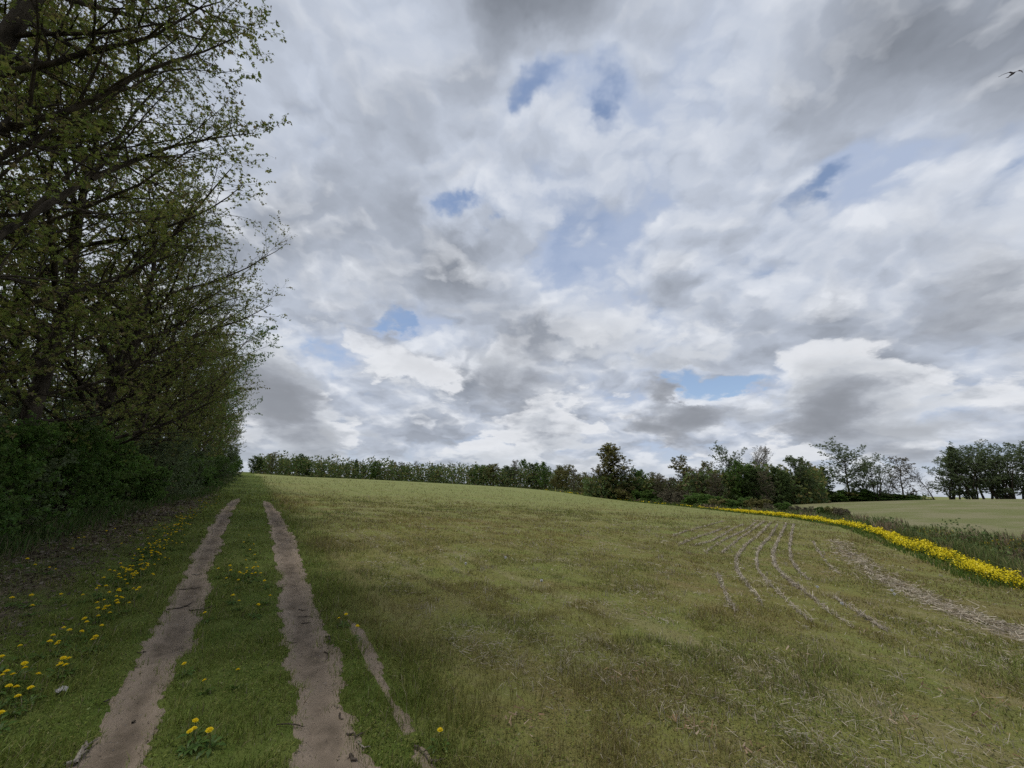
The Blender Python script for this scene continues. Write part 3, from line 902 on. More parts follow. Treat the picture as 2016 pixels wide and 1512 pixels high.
def build_grass():
    g = np.random.default_rng(101)
    VERGE = [(.125, .165, .028), (.145, .168, .034), (.100, .138, .022), (.160, .160, .045)]
    FIELD = [(.180, .192, .044), (.200, .185, .052), (.152, .180, .040), (.220, .180, .068), (.135, .132, .036)]
    DRY = [(.24, .20, .12), (.20, .16, .10), (.29, .25, .17), (.15, .11, .07)]
    parts = []
    for n, r0, r1, seg in [(170000, 2.2, 10, 2), (430000, 4, 40, 1), (50000, 20, 75, 1)]:
        x, y, r = polar(n, r0, r1, -61, 58, g)
        s, nn = sn(x, y)
        dm = np.maximum.reduce([rut_mask(i, s, nn) for i in range(3)])
        q, _ = polyd(x, y, DITCH)
        litter = ss(nn + 1.2 * (fbm(x * 1.1, y * 1.1, 3) - .5), -1.7, -2.6)
        keep = (dm < -.01 + .15 * g.random(n) ** 3) & (q < .3) & (nn > -4.2) & (g.random(n) > litter * .45)
        keep &= g.random(n) < (ss(r, 10, 4) if r1 == 10 else ss(r, 3, 8) if r1 == 40 else ss(r, 18, 32)) * (ss(r, 42, 26) if r1 == 40 else 1)
        patch = fbm(x * .8 + 3, y * .8, 4)
        field = ss(nn + 1.4 * (fbm(x * .7, y * .7 + 8, 3) - .5), 1.2, 2.2)
        keep &= g.random(n) > field * ss(patch, .52, .40) * .75
        x, y, r, nn, patch, field, litter = [v[keep] for v in (x, y, r, nn, patch, field, litter)]
        m = len(x)
        cv, cf, cd = pick(VERGE, g, m, .35), pick(FIELD, g, m, .45), pick(DRY, g, m, .35)
        c = np.where((g.random(m) < field)[:, None], cf, cv)
        tone = fbm(x * .25 + 9, y * .25, 3)[:, None]
        c = c * (0.80 + .5 * tone) * np.where(field[:, None] > .5, np.array([1.0, 1, 1]) + (tone - .5) * np.array([.5, -.1, .1]), 1)
        br = (ss(fbm(x * .33 + 21, y * .33 + 5, 3), .48, .62) * field * .55)[:, None]
        c = c * (1 - br) + np.array([.215, .165, .062]) * br
        c = np.where((g.random(m) < .05 + .15 * field * ss(patch, .45, .6) + .18 * litter)[:, None], cd, c)
        h = (.032 + .055 * g.random(m) ** 1.6) * (1 + .2 * (1 - field)) * (.7 + .8 * patch)
        edge = np.exp(-((nn - 2.0) / .5) ** 2) + np.exp(-((nn + 1.0) / .35) ** 2) * .5
        h *= 1 + .8 * edge
        h *= (.6 + .85 * ss(fbm(x * 2.6 + 40, y * 2.6, 3), .34, .66)) * np.where(nn < 1.2, .8, 1)
        h *= 1 + 0.9 * ss(r, 12, 40)
        w = np.maximum(.0042, r * .00105) * g.uniform(.6, 1.3, m)
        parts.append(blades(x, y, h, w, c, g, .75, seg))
    # small round weed and moss leaves between the blades
    x, y, r = polar(90000, 2.2, 22, -61, 58, g)
    s, nn = sn(x, y)
    dm = np.maximum.reduce([rut_mask(i, s, nn) for i in range(3)])
    keep = (dm < -.02) & (nn > -3.5) & (fbm(x * 1.7, y * 1.7 + 4, 3) > .44)
    x, y, r, nn = x[keep], y[keep], r[keep], nn[keep]
    m = len(x)
    c = np.where((nn > 2.2)[:, None], pick(FIELD, g, m), pick(VERGE, g, m)) * .95
    sz = np.maximum(.010, r * .0016) * g.uniform(.6, 1.4, m)
    a = g.uniform(0, 6.28, m)
    B = np.c_[x, y, H(x, y) + g.uniform(.006, .035, m)]
    e1 = np.c_[np.cos(a), np.sin(a), g.normal(0, .35, m)] * sz[:, None]; e2 = np.c_[-np.sin(a), np.cos(a), g.normal(0, .35, m)] * sz[:, None] * .6
    V = np.stack([B - e1, B + e2, B + e1, B - e2], 1).reshape(-1, 3)
    parts.append((V, [np.arange(m * 4).reshape(-1, 4)], np.repeat(c, 4, 0)))
    V, fs, C = merge(parts)
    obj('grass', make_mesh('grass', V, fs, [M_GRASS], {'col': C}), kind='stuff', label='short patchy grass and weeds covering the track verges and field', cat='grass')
    # rank grass at the foot of the wood
    n = 26000
    s = np.exp(g.uniform(math.log(9), math.log(60), n)); nn = np.interp(s, [9, 22, 32, 57], [-3.9, -3.4, -2.3, -1.7]) + g.normal(-.5, .45, n)
    x, y = wxy(s, nn)
    c = pick([(.05, .10, .018), (.065, .115, .022), (.04, .075, .016), (.085, .11, .03), (.14, .12, .07)], g, n)
    h = (.10 + .28 * g.random(n) ** 1.5) * (.5 + fbm(x * .8, y * .8, 3))
    V, fs, C = merge([blades(x, y, h, np.maximum(.006, .001 * s) * g.uniform(.7, 1.3, n), c, g, .45, 2)])
    obj('tall_grass', make_mesh('tall_grass', V, fs, [M_GRASS], {'col': C}), kind='stuff', label='taller rank grass at the foot of the left wood', cat='grass')


def scatter_flat(x, y, L, w, g, col, lift=.02, tilt=.25, ang=None):
    n = len(x)
    a = g.uniform(0, 6.283, n) if ang is None else ang
    d = unit(np.c_[np.cos(a), np.sin(a), g.normal(0, tilt, n)]) * (L * .5)[:, None]
    sd = np.c_[-np.sin(a), np.cos(a), g.normal(0, .6, n)] * (w * .5)[:, None]
    B = np.c_[x, y, H(x, y) + lift * g.uniform(.3, 1.4, n) + np.abs(d[:, 2])]
    V = np.stack([B - d - sd, B - d + sd, B + d + sd * .6, B + d - sd * .6], 1).reshape(-1, 3)
    return V, [np.arange(n * 4).reshape(-1, 4)], np.repeat(col, 4, 0)


STRAW = [(.34, .30, .22), (.42, .38, .30), (.26, .21, .15), (.30, .27, .22), (.38, .33, .27)]
BAND = [hit(*p, f=H) for p in [(1648, 1066), (1672, 1090), (1700, 1112), (1745, 1142), (1800, 1168), (1860, 1196), (1930, 1224), (2016, 1252), (2090, 1285)]]


def build_residue():
    g = np.random.default_rng(202)
    x, y, r = polar(105000, 2.5, 40, -25, 57, g)
    s, nn = sn(x, y); q, _ = polyd(x, y, DITCH)
    f = fbm(x * .8 + 2, y * .8 + 7, 4)
    keep = (nn > 2.3) & (q < -1) & (g.random(len(x)) < .07 + .45 * ss(f, .52, .66) + .05 * ss(x, 2, 6))
    x, y, r = x[keep], y[keep], r[keep]
    n = len(x)
    a = scatter_flat(x, y, g.uniform(.025, .11, n), np.maximum(.003, r * .0007) * g.uniform(.6, 1.3, n), g, pick(STRAW, g, n) * 1.0, .03, .3)
    # a wheel-worn band of straw and bare soil by the flower strip
    t = g.random(4200); idx = t * (len(BAND) - 1); i = np.minimum(idx.astype(int), len(BAND) - 2); w = idx - i
    Bp = np.array(BAND); p = Bp[i] * (1 - w)[:, None] + Bp[i + 1] * w[:, None]
    off = g.normal(0, .26, (len(t), 2)) + 0.35 * (fbm(t * 14, t * 0, 2) - .5)[:, None]
    bx, by = p[:, 0] + off[:, 0], p[:, 1] + off[:, 1]
    rb = np.hypot(bx, by)
    b = scatter_flat(bx, by, g.uniform(.05, .22, len(t)), np.maximum(.006, rb * .0009), g, pick(STRAW + [(.24, .20, .15), (.19, .16, .11)], g, len(t)) * 1.1, .035, .2)
    # dead maize leaf scraps in little brown heaps
    hp = [hit(*c, f=H) for c in [(1368, 1440), (1358, 1425), (1380, 1452), (1240, 1330), (1225, 1345), (1850, 1365), (1885, 1372), (1970, 1390), (1925, 1420), (1490, 1195), (1020, 1430), (1040, 1420), (1560, 1296), (1690, 1245), (1280, 1215), (1480, 1480), (1990, 1500), (1790, 1430)]]
    hx = np.concatenate([g.normal(c[0], .09, 12) for c in hp]); hy = np.concatenate([g.normal(c[1], .07, 12) for c in hp])
    c = scatter_flat(hx, hy, g.uniform(.03, .09, len(hx)), g.uniform(.006, .014, len(hx)), g, pick([(.22, .14, .08), (.30, .21, .14), (.16, .10, .06), (.36, .28, .2)], g, len(hx)), .045, .35)
    # standing tufts of dry stalks
    ux, uy, ur = polar(420, 2.6, 22, -12, 57, g)
    us, un = sn(ux, uy)
    ku = un > 2.4
    ux, uy = np.repeat(ux[ku], 9), np.repeat(uy[ku], 9)
    ux, uy = ux + g.normal(0, .05, len(ux)), uy + g.normal(0, .05, len(uy))
    ur = np.hypot(ux, uy)
    d_ = blades(ux, uy, g.uniform(.05, .15, len(ux)), np.maximum(.0045, ur * .0009), pick(STRAW, g, len(ux)) * 1.1, g, .6, 2)
    V, fs, C = merge([a, b, c, d_])
    obj('crop_residue', make_mesh('crop_residue', V, fs, [M_GRASS], {'col': C}), kind='stuff', label='pale straw and dead crop scraps strewn over the field', cat='straw')
    # leaf litter under the wood edge
    n = 15000
    s = np.exp(g.uniform(math.log(5), math.log(34), n)); nn = -2.9 + g.normal(0, .75, n)
    x, y = wxy(s, nn)
    k = (nn < -1.2) & (g.random(n) < .25 + ss(fbm(x * 1.2, y * 1.2, 3), .4, .6))
    x, y, s = x[k], y[k], s[k]; n = len(x)
    V, fs, C = scatter_flat(x, y, np.maximum(.03, s * .004) * g.uniform(.6, 1.5, n), np.maximum(.018, s * .0025) * g.uniform(.6, 1.4, n), g, pick([(.08, .062, .042), (.12, .095, .068), (.06, .045, .03), (.17, .145, .115)], g, n), .02, .3)
    obj('leaf_litter', make_mesh('leaf_litter', V, fs, [M_GRASS], {'col': C}), kind='stuff', label='brown dead leaves lying between the wood and the track', cat='leaves')
    # crumbs of soil on the ruts
    parts = []
    n = 7000
    s = np.exp(g.uniform(math.log(2.5), math.log(22), n)); i = g.integers(0, 3, n)
    nn = np.choose(i, [rut_n(j, s) for j in range(3)]) + np.where(g.random(n) < .5, g.normal(0, .3, n), g.normal(.22, .1, n))
    m = np.choose(i, [rut_mask(j, s, nn) for j in range(3)])
    k = m > 0
    x, y = wxy(s[k], nn[k]); n = k.sum()
    sz = np.maximum(.004, .0009 * s[k]) * g.uniform(.5, 2.2, n)
    c0 = np.c_[x, y, H(x, y) + .006 + sz * .4]
    oct_ = np.array([(1, 0, 0), (0, 1, 0), (-1, 0, 0), (0, -1, 0), (0, 0, .8), (0, 0, -.8)])
    V = (c0[:, None] + oct_[None] * sz[:, None, None] * g.uniform(.6, 1.3, (n, 6, 1))).reshape(-1, 3)
    tri = np.array([(0, 1, 4), (1, 2, 4), (2, 3, 4), (3, 0, 4), (1, 0, 5), (2, 1, 5), (3, 2, 5), (0, 3, 5)])
    Fc = (np.arange(n)[:, None, None] * 6 + tri[None]).reshape(-1, 3)
    C = np.repeat(pick([(.20, .16, .13), (.15, .12, .095), (.10, .08, .06), (.30, .26, .22)], g, n), 6, 0)
    obj('soil_crumbs', make_mesh('soil_crumbs', V, [Fc], [M_GRASS], {'col': C}), kind='stuff', label='loose soil crumbs scattered in the wheel ruts', cat='soil')


def along(pts, step):
    pts = np.array(pts); seg = np.hypot(*np.diff(pts, axis=0).T); cum = np.r_[0, np.cumsum(seg)]
    t = np.arange(0, cum[-1], step)
    return np.c_[np.interp(t, cum, pts[:, 0]), np.interp(t, cum, pts[:, 1])], t


ROWS = [('rightmost of the long curving stubble rows on the right of the field', [(1563, 1033), (1558, 1056), (1555, 1079), (1558, 1104), (1575, 1129), (1595, 1144)], 1),
        ('second long curving stubble row from the right, running furthest downhill', [(1548, 1032), (1533, 1064), (1521, 1092), (1527, 1116), (1546, 1139), (1570, 1157), (1603, 1181), (1630, 1206), (1660, 1224), (1682, 1238)], 1.2),
        ('third long curving stubble row from the right', [(1531, 1033), (1513, 1062), (1498, 1077), (1490, 1094), (1491, 1121), (1513, 1149), (1543, 1178), (1568, 1203), (1598, 1228)], .8),
        ('fourth long curving stubble row from the right', [(1518, 1030), (1501, 1047), (1484, 1062), (1470, 1073), (1454, 1092), (1449, 1106), (1451, 1124), (1464, 1144), (1484, 1168), (1506, 1201)], 1),
        ('fifth stubble row from the right with a gap halfway', [(1506, 1027), (1484, 1042), (1459, 1059), (1434, 1079), (1419, 1092)], .6),
        ('short stubble row left of the long curving rows, nearest the camera', [(1413, 1131), (1422, 1156), (1434, 1183), (1449, 1208)], 1),
        ('sixth faint stubble row from the right', [(1493, 1027), (1471, 1042), (1436, 1059), (1389, 1087)], .5),
        ('seventh faint stubble row from the right', [(1464, 1033), (1444, 1042), (1399, 1067), (1367, 1075)], .5),
        ('eighth faint stubble row from the right', [(1436, 1037), (1404, 1049), (1374, 1059), (1337, 1074)], .5),
        ('leftmost and faintest stubble row in the field', [(1424, 1027), (1395, 1035), (1364, 1044), (1325, 1056)], .4),
        ('stubble row running crosswise along the far ends of the others', [(1480, 1025), (1515, 1028), (1545, 1031), (1566, 1034)], .5),
        ('thin faint stubble row between the curving rows and the worn straw band', [(1601, 1067), (1614, 1090), (1632, 1114), (1652, 1131)], .35),
        ('nearest right-hand stubble row, pale and ragged', [(1640, 1176), (1655, 1186), (1687, 1206), (1719, 1228), (1748, 1245)], 1)]


def build_rows():
    g = np.random.default_rng(303)
    for lab, pix, dens in ROWS:
        pts = [hit(*p, f=H) for p in pix]
        p, t = along(pts, .008)
        tg = np.gradient(p, axis=0); ta = np.arctan2(tg[:, 1], tg[:, 0]) + g.normal(0, .45, len(p))
        thin = fbm(t * .7, t * 0 + len(pix) * 3.7, 3)
        k = g.random(len(p)) < dens * (.45 + .6 * ss(thin, .35, .6)) * .8
        p = p[k]; ta = ta[k]; r = np.hypot(p[:, 0], p[:, 1]); n = len(p)
        x, y = p[:, 0] + g.normal(0, .022, n), p[:, 1] + g.normal(0, .022, n)
        up = g.random(n) < .45
        A = scatter_flat(x[~up], y[~up], g.uniform(.06, .24, (~up).sum()), np.maximum(.007, r[~up] * .0011), g, pick(STRAW, g, (~up).sum()) * 1.05, .03, .25, ta[~up])
        B = blades(x[up], y[up], g.uniform(.05, .15, up.sum()), np.maximum(.009, r[up] * .0012), pick(STRAW, g, up.sum()) * 1.05, g, .5, 2)
        V, fs, C = merge([A, B])
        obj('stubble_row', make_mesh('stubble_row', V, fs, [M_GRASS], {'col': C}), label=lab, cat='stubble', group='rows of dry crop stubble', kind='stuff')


def build_strip():
    g = np.random.default_rng(404)
    p0 = np.array(DITCH[1:])
    path, arc = along(p0, .05)
    r = np.hypot(path[:, 0], path[:, 1])
    wgt = 1 / r; wgt /= wgt.sum()

    def place(n, lo, hi):
        i = g.choice(len(path), n, p=wgt)
        tan = unit(np.gradient(path, axis=0))[i]
        q = g.uniform(lo, hi, n)
        return path[i, 0] + q * tan[:, 1] + g.normal(0, .04, n), path[i, 1] - q * tan[:, 0] + g.normal(0, .04, n), q
    # yellow cress in bloom
    x, y, q = place(15000, -.85, .2)
    keepw = np.abs(q + .30) < .10 + .62 * fbm(x * .35, y * .35 + 9, 3)
    x, y, q = x[keepw], y[keepw], q[keepw]
    k = (fbm(x * .6, y * .6, 3) + .25 * np.exp(-((q + .4) / .5) ** 2) > .43) & (x > 8) & (g.random(len(x)) < np.interp(y, [0, 40, 52, 58, 200], [1, 1, .8, .05, .04]) * ss(fbm(x * 1.3, y * 1.3, 3), .30, .46))
    x, y, q = x[k], y[k], q[k]; n = len(x); rr = np.hypot(x, y)
    st = blades(x, y, g.uniform(.18, .36, n), np.maximum(.006, rr * .0009), pick([(.07, .12, .02), (.09, .13, .03)], g, n), g, .18, 2)
    hgt = H(x, y) + g.uniform(.06, .34, n) * (.45 + 1.0 * fbm(x * 1.5, y * 1.5, 3))
    xg, yg, qg = place(9000, -1.3, .3)
    kg = xg > 8
    xg, yg = xg[kg], yg[kg]
    parts = [st, blades(xg, yg, g.uniform(.10, .26, len(xg)), np.maximum(.008, np.hypot(xg, yg) * .001), pick([(.08, .14, .025), (.10, .15, .03), (.065, .11, .02)], g, len(xg)), g, .3, 2)]
    for j in range(4):
        sz = np.maximum(.016, rr * .0010) * g.uniform(.7, 1.3, n)
        B = np.c_[x + g.normal(0, .05, n), y + g.normal(0, .05, n), hgt + g.normal(0, .05, n)]
        a = g.uniform(0, 6.28, n)
        e1 = np.c_[np.cos(a), np.sin(a), g.normal(0, .4, n)] * sz[:, None]; e2 = np.c_[-np.sin(a), np.cos(a), g.normal(0, .6, n)] * sz[:, None]
        V = np.stack([B - e1, B - e2, B + e1, B + e2], 1).reshape(-1, 3)
        parts.append((V, [np.arange(n * 4).reshape(-1, 4)], np.repeat(pick([(.66, .54, .014), (.74, .62, .022), (.55, .46, .018)], g, n, .15), 4, 0)))
    V, fs, C = merge(parts)
    obj('yellow_flowers', make_mesh('yellow_flowers', V, fs, [M_GRASS], {'col': C}), kind='stuff', label='bright yellow band of flowering cress along the ditch edge', cat='flowers')
    # rank weeds in and beside the ditch
    x, y, q = place(26000, .2, 4.6)
    k = x > 8
    x, y, q = x[k], y[k], q[k]; n = len(x); rr = np.hypot(x, y)
    pt = fbm(x * .45 + 30, y * .45, 3)
    c = np.where((pt > .63)[:, None], pick([(.19, .15, .095), (.25, .20, .13), (.15, .12, .075)], g, n), pick([(.09, .125, .036), (.11, .14, .04), (.075, .10, .034), (.15, .145, .06)], g, n))
    A = blades(x, y, (.28 + .65 * g.random(n)) * (.5 + .8 * pt), np.maximum(.010, rr * .0011) * g.uniform(.7, 1.4, n), c, g, .35, 2)
    x2, y2, q2 = place(13000, .5, 4.4)
    k = x2 > 8
    x2, y2 = x2[k], y2[k]; pt2 = fbm(x2 * .45 + 3, y2 * .45 + 50, 3)
    k = pt2 > .42
    x2, y2, pt2 = x2[k], y2[k], pt2[k]
    zz = H(x2, y2) + g.uniform(.05, 1.0, len(x2)) * (pt2 - .25) * 2.2
    V2, F2, C2 = leaves(g, np.c_[x2, y2, zz], g.normal(0, 1, (len(x2), 3)), .10, 'dark', 3, .2)
    x3, y3, q3 = place(2600, 3.6, 4.4)
    k = (x3 > 10) & (fbm(x3 * .3, y3 * .3, 2) > .52)
    x3, y3 = x3[k], y3[k]
    V3, F3, C3 = leaves(g, np.c_[x3, y3, H(x3, y3) + g.uniform(.2, .5, len(x3))], g.normal(0, 1, (len(x3), 3)), .05, 'green', 3, .2)
    C3[:] = np.array([.55, .42, .02]) * g.uniform(.7, 1.1, (len(C3), 1))
    V, fs, C = merge([A, (V2, [F2], C2), (V3, [F3], C3)])
    obj('ditch_weeds', make_mesh('ditch_weeds', V, fs, [M_GRASS], {'col': C}), kind='stuff', label='rank weeds and dead stalks filling the ditch between the fields', cat='weeds')


# ------------------------------------------------------------------ dandelions
def build_dandelions():
    g = np.random.default_rng(505)
    protos = []
    for v in range(4):
        gg = np.random.default_rng(50 + v)
        # stem and leaf rosette
        k = 5; h = .105 + .02 * v
        P = np.zeros((1, k, 3)); tt = np.linspace(0, 1, k); P[0, :, 2] = tt * h; P[0, :, 0] = .02 * tt ** 2 * (v - 1.5)
        sv, sf = tube(P, np.full((1, k), .0028), 5)
        V = [sv]; Fq = [sf]; C = [np.tile([[.12, .13, .04]], (len(sv), 1))]; o = len(sv)
        for a in np.arange(7) * .9 + gg.uniform(0, .5, 7):
            L = gg.uniform(.07, .12); d = np.array([math.cos(a), math.sin(a), 0]); sd = np.array([-math.sin(a), math.cos(a), 0])
            pts = []
            for u_, w_ in ((0, .003), (.3, .010), (.45, .006), (.65, .016), (.8, .009), (1, .001)):
                c = d * L * u_ + np.array([0, 0, .004 + .03 * math.sin(u_ * 2.6)])
                pts += [c - sd * w_, c + sd * w_]
            V.append(np.array(pts)); Fq.append(np.array([(o + 2 * i, o + 2 * i + 1, o + 2 * i + 3, o + 2 * i + 2) for i in range(5)])); o += 12
            C.append(np.tile([[.055, .10, .02]], (12, 1)) * gg.uniform(.8, 1.2))
        base = make_mesh('dandelion', np.concatenate(V), [np.concatenate(Fq)], [M_GRASS], {'col': np.concatenate(C)})
        # flower head: three rings of strap petals over a domed centre
        V, F3, C, o = [], [], [], 0
        top = P[0, -1]
        for ring, (R_, up, cnt) in enumerate(((.023, .004, 18), (.018, .010, 16), (.011, .015, 12))):
            for j in range(cnt):
                a = (j + .5 * ring) / cnt * 6.283 + gg.normal(0, .06)
                rr = R_ * gg.uniform(.88, 1.1); wd = rr * .2
                d = np.array([math.cos(a), math.sin(a), 0]); sd = np.array([-math.sin(a), math.cos(a), 0]); z = np.array([0, 0, 1])
                V += [top + z * .002, top + d * rr * .75 - sd * wd + z * up, top + d * rr + z * (up - .002), top + d * rr * .75 + sd * wd + z * up]
                F3.append((o, o + 1, o + 2, o + 3)); o += 4
                C += [np.array([(.76, .60, .016), (.80, .64, .02), (.72, .54, .014)][ring])] * 4
        head = make_mesh('flower_head', np.array(V), [np.array(F3)], [M_GRASS], {'col': np.array(C)})
        protos.append((base, head))
    spots = []
    # (s, n, spread s, spread n, count, where)
    for s, n, ds, dn, c, wh in [(5.3, -1.25, .3, .13, 20, 'nearest patch at the left edge of the picture'), (6.3, -1.28, .25, .12, 14, 'nearest patch at the left edge of the picture'), (7.6, -1.18, .3, .12, 22, 'dense patch left of the left rut'), (9.2, -1.32, .5, .15, 48, 'dense patch left of the left rut'),
                                (8.2, -2.1, .8, .4, 14, 'loose scatter among dead leaves under the wood'), (11.2, -1.38, .7, .14, 42, 'long drift further up the left verge'), (14., -1.45, 1., .16, 40, 'long drift further up the left verge'), (18., -1.5, 1.6, .18, 34, 'far drift where the verge narrows'), (12., -2.6, 1.2, .4, 12, 'loose scatter among dead leaves under the wood'),
                                (8.6, .15, .35, .16, 20, 'small patch on the grass strip between the ruts'), (11.5, .3, .9, .15, 6, 'small patch on the grass strip between the ruts'), (25., -1.5, 2.5, .3, 18, 'far drift where the verge narrows')]:
        for _ in range(c): spots.append((*wxy(s + g.normal(0, ds), n + g.normal(0, dn)), 'yellow dandelion in the ' + wh, wh))
    for px in [(365, 1485), (383, 1478), (412, 1476), (380, 1452), (366, 1330), (461, 1360), (405, 1368), (452, 1190), (466, 1203), (405, 1227), (676, 1235), (671, 1232), (698, 1263), (866, 1475), (456, 1191), (520, 1192), (499, 1218), (523, 1158)]:
        spots.append((*hit(*px, f=H), None, None))
    singles = ['yellow dandelion, leftmost of the three near the bottom between the ruts', 'yellow dandelion, middle of the three near the bottom between the ruts', 'yellow dandelion, rightmost of the three near the bottom between the ruts',
               'yellow dandelion just above the bottom three between the ruts', 'yellow dandelion growing tight beside the right edge of the left rut', 'yellow dandelion alone right of centre on the near grass strip', 'yellow dandelion alone left of centre on the near grass strip']
    si = 0
    for x, y, lab, grp in spots:
        s, n = sn(x, y)
        if max(float(rut_mask(i, np.array(s), np.array(n))) for i in range(3)) > -.01 and lab: continue
        b, h = protos[g.integers(0, 4)]
        if lab is None:
            if si < len(singles): lab, grp2 = singles[si], None
            elif n > 1.25: lab = 'yellow dandelion right of the right rut at the field edge'; grp2 = 'dandelions right of the ruts'
            else: lab = 'single yellow dandelion on the middle of the grass strip'; grp2 = 'single dandelions between the ruts'
            si += 1
        else: grp2 = 'dandelions of the ' + grp
        o = obj('dandelion', b, label=lab, cat='dandelion', group=grp2)
        o.location = (x, y, float(H(x, y)) + .002)
        o.rotation_euler = (g.normal(0, .18), g.normal(0, .18), g.uniform(0, 6.28))
        k = g.uniform(.8, 1.15)
        o.scale = (k, k, k)
        hd = obj('flower_head', h, parent=o)
        hd.scale = (1, 1, 1)
    # seed heads
    gg = np.random.default_rng(9)
    d = unit(gg.normal(0, 1, (90, 3)))
    sd = unit(np.cross(d, gg.normal(0, 1, (90, 3))))
    c = np.array([0, 0, .17])
    V = np.stack([c + d * .004 - sd * .001, c + d * .026 - sd * .006, c + d * .030, c + d * .026 + sd * .006], 1).reshape(-1, 3)
    clock = make_mesh('seed_ball', V, [np.arange(len(V)).reshape(-1, 4)], [M_GRASS], {'col': np.full((len(V), 3), .62)})
    P = np.zeros((1, 5, 3)); P[0, :, 2] = np.linspace(0, .17, 5); P[0, :, 0] = [0, .004, .008, .006, 0]
    sv, sf = tube(P, np.full((1, 5), .0028), 5)
    stem = make_mesh('seed_stem', sv, [sf], [M_GRASS], {'col': np.tile([[.14, .14, .06]], (len(sv), 1))})
    for px, lab in [((1612, 1172), 'white dandelion seed head above the ragged stubble rows'), ((1661, 1208), 'white dandelion seed head beside the nearest right stubble row'), ((1759, 1178), 'upper white seed head of the pair near the worn straw band'), ((1764, 1186), 'lower white seed head of the pair near the worn straw band'),
                    ((995, 1112), 'white dandelion seed head alone in the middle of the field'), ((916, 1126), 'white dandelion seed head in the field right of the track'), ((1066, 1162), 'white dandelion seed head in the olive mid-field patch')]:
        x, y = hit(*px, f=H)
        o = obj('seed_head', stem, label=lab, cat='seed head', group='dandelion seed heads in the field')
        o.location = (x, y, float(H(x, y)))
        o.rotation_euler = (0, 0, g.uniform(0, 6))
        obj('seed_ball', clock, parent=o)


# ------------------------------------------------------------------ sticks, scrap, bird
M_STICK = mat_bark('stick_bark', (0.030, 0.024, 0.018), (0.09, 0.075, 0.06))
M_STICKP = mat_bark('stick_weathered', (0.13, 0.11, 0.09), (0.28, 0.25, 0.21))
STICKS = [((638, 1258), (647, 1278), .011, 'short thick dark stick on the right edge of the right rut'), ((639, 1287), (640, 1305), .007, 'thin dark stick just below the short thick one in the right rut'), ((587, 1203), (606, 1205), .008, 'uppermost of the three small sticks lying across the right rut'),
          ((586, 1217), (612, 1216), .007, 'middle of the three small sticks lying across the right rut'), ((593, 1231), (612, 1230), .007, 'lowest of the three small sticks lying across the right rut'), ((668, 1411), (676, 1421), .008, 'little bent dark twig in the middle of the near right rut'),
          ((704, 1465), (729, 1477), .008, 'curved dark twig on pale soil near the bottom of the right rut'), ((688, 1495), (703, 1506), .014, 'stubby dark stick at the very bottom of the right rut'), ((815, 1475), (841, 1506), .010, 'dark stick leaning along the narrow third rut at the bottom'),
          ((843, 1506), (878, 1502), .010, 'dark stick lying across the bottom of the narrow third rut'), ((544, 1431), (601, 1439), .006, 'long thin twig reaching from the grass strip into the right rut'), ((560, 1266), (587, 1269), .006, 'thin twig at the left edge of the right rut'),
          ((681, 1450), (723, 1446), .009, 'mossy dark stick across the right edge of the right rut'), ((125, 1512), (164, 1467), .014, 'left one of two pale weathered sticks at the bottom left'), ((149, 1512), (189, 1467), .013, 'right one of two pale weathered sticks at the bottom left'),
          ((327, 1201), (381, 1188), .009, 'long dark stick lying slantwise across the left rut'), ((369, 1204), (423, 1201), .009, 'dark stick running from the left rut onto the grass strip'), ((351, 1162), (399, 1160), .008, 'dark stick across the left rut above the slanting one'),
          ((378, 1133), (399, 1133), .011, 'short pale stick across the left rut'), ((203, 1386), (216, 1382), .008, 'small dark twig at the left edge of the near left rut'), ((259, 1428), (266, 1425), .010, 'tiny dark wood chip in the near left rut'), ((270, 1288), (287, 1286), .007, 'small dark twig at the ragged left edge of the left rut')]


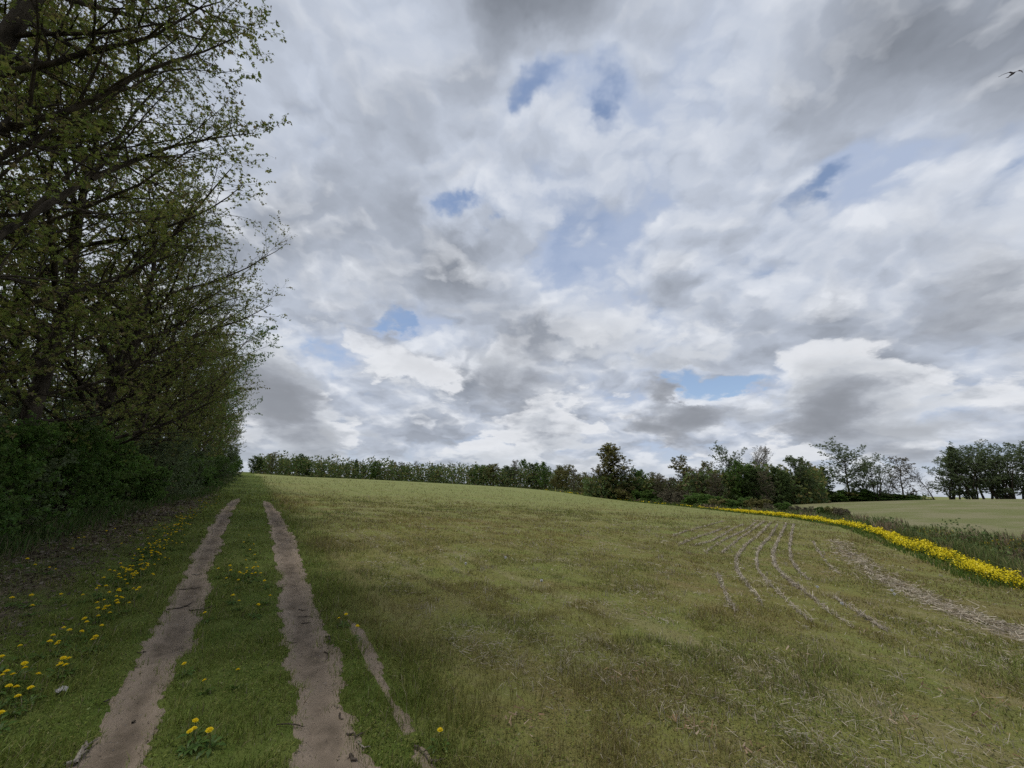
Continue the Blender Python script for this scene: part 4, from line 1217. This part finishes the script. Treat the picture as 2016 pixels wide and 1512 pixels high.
def build_small():
    g = np.random.default_rng(606)
    for a, b, r, lab in STICKS:
        A = np.array(hit(*a, f=H)); B = np.array(hit(*b, f=H))
        K = 9; t = np.linspace(0, 1, K)
        L = np.hypot(*(B - A))
        nrm = np.array([-(B - A)[1], (B - A)[0]]) / max(L, 1e-6)
        bow = g.uniform(-.16, .16) * L
        xy = A[None] + (B - A)[None] * t[:, None] + nrm[None] * (bow * np.sin(t * 3.14159) + g.normal(0, .03, K) * L)[:, None]
        # parts lie on the ground, so x,y,z follow it
        z = H(xy[:, 0], xy[:, 1]) + r + .008 + .10 * L * g.random() * t
        c = np.array([xy[:, 0].mean(), xy[:, 1].mean(), z.min()])
        P = np.c_[xy, z][None] - c
        R_ = (r * (1 - .55 * t) * g.uniform(.85, 1.15, K))[None]
        R_[0, -1] *= .3; R_[0, 0] *= .7
        V, Fq = tube(P, R_, 7)
        Vs, Fs, o = [V], [Fq], len(V)
        if L > .15:                                     # a broken side shoot
            i = K // 2; dd = unit(P[0, i + 1] - P[0, i]); sd = unit(np.array([nrm[0], nrm[1], .35]))
            e = P[0, i] + (dd + sd * g.choice([-1, 1])) * L * .16
            P2 = np.stack([P[0, i], (P[0, i] + e) / 2 + [0, 0, .01], e])[None]
            v2, f2 = tube(P2, np.array([[r * .5, r * .4, r * .15]]), 5)
            Vs.append(v2); Fs.append(f2 + o)
        o_ = obj('fallen_stick', make_mesh('fallen_stick', np.concatenate(Vs), [np.concatenate(Fs)], [M_STICKP if 'pale' in lab else M_STICK], None, True), label=lab, cat='stick', group='fallen sticks on the track')
        o_.location = c
    # pale crumpled scrap by the dandelions
    x, y = hit(118, 1367, f=H)
    n = 7
    u, v = np.meshgrid(np.linspace(-1, 1, n), np.linspace(-1, 1, n))
    rr = .045 * (1 - .25 * (u * u + v * v))
    V = np.c_[(u * rr).ravel() * 1.3, (v * rr).ravel(), .018 + .022 * np.sin(u * 3 + 1).ravel() * np.cos(v * 2.4).ravel() + g.normal(0, .005, n * n)]
    k = np.arange(n * n).reshape(n, n)
    Fq = np.stack([k[:-1, :-1], k[:-1, 1:], k[1:, 1:], k[1:, :-1]], -1).reshape(-1, 4)
    C = np.full((n * n, 3), .42) * g.uniform(.75, 1.1, (n * n, 1)) * np.array([1, .95, .92])
    s_ = obj('dead_leaf', make_mesh('dead_leaf', V, [Fq], [M_GRASS], {'col': C}, True), label='pale crumpled dead leaf among the nearest dandelions', cat='leaf')
    s_.location = (x, y, float(H(x, y)) + .02)
    # bird
    m, b = material('bird_plumage', .7)
    setin(b, 'Base Color', mixc(noise(gpos(), 30.0, 3.0, .6), (.035, .03, .035), (.09, .075, .075)))
    V, Fq = [], []
    K = 9; t = np.linspace(0, 1, K)
    P = np.zeros((1, K, 3)); P[0, :, 0] = (t - .5) * .17; P[0, :, 2] = .006 * np.sin(t * 3.1)
    R_ = np.array([[.003, .013, .017, .020, .023, .022, .016, .009, .004]])
    bv, bf = tube(P, R_, 8)
    V.append(bv); Fq.append(bf); o = len(bv)
    for sgn in (-1, 1):                                  # swept, tapering wings of real thickness
        for (x0, y0, z0, c0), (x1, y1, z1, c1) in zip([(.03, .012, .008, .050), (.035, .07, .035, .046), (.0, .14, .03, .030)], [(.035, .07, .035, .046), (.0, .14, .03, .030), (-.05, .19, .015, .006)]):
            q = []
            for (xx, yy, zz, cc) in ((x0, y0, z0, c0), (x1, y1, z1, c1)):
                for dx, dz in ((.5, 0), (0, .004), (-.5, 0), (0, -.004)): q.append((xx + dx * cc, sgn * yy, zz + dz))
            V.append(np.array(q)); Fq.append(np.array([(o + i, o + (i + 1) % 4, o + 4 + (i + 1) % 4, o + 4 + i) for i in range(4)] + [(o + 7, o + 6, o + 5, o + 4)])); o += 8
    V.append(np.array([(-.075, -.006, .002), (-.075, .006, .002), (-.125, .026, .004), (-.125, -.026, .004), (-.075, -.006, -.002), (-.075, .006, -.002), (-.125, .026, 0), (-.125, -.026, 0)]))
    Fq.append(np.array([(0, 1, 2, 3), (7, 6, 5, 4), (0, 4, 5, 1), (1, 5, 6, 2), (2, 6, 7, 3), (3, 7, 4, 0)]) + o)
    bo = obj('bird', make_mesh('bird', np.concatenate(V), [np.concatenate(Fq)], [m], None, True), label='small dark bird flying high at the upper right of the sky', cat='bird')
    d = ray(1993, 146); d = d / np.linalg.norm(d)
    bo.scale = (.6, .6, .6)
    bo.location = d * 9.0 + np.array([0, 0, EYE])
    bo.rotation_euler = (.9, -.6, math.radians(-15))


build_grass()
build_residue()
build_rows()
build_strip()
build_dandelions()
build_small()
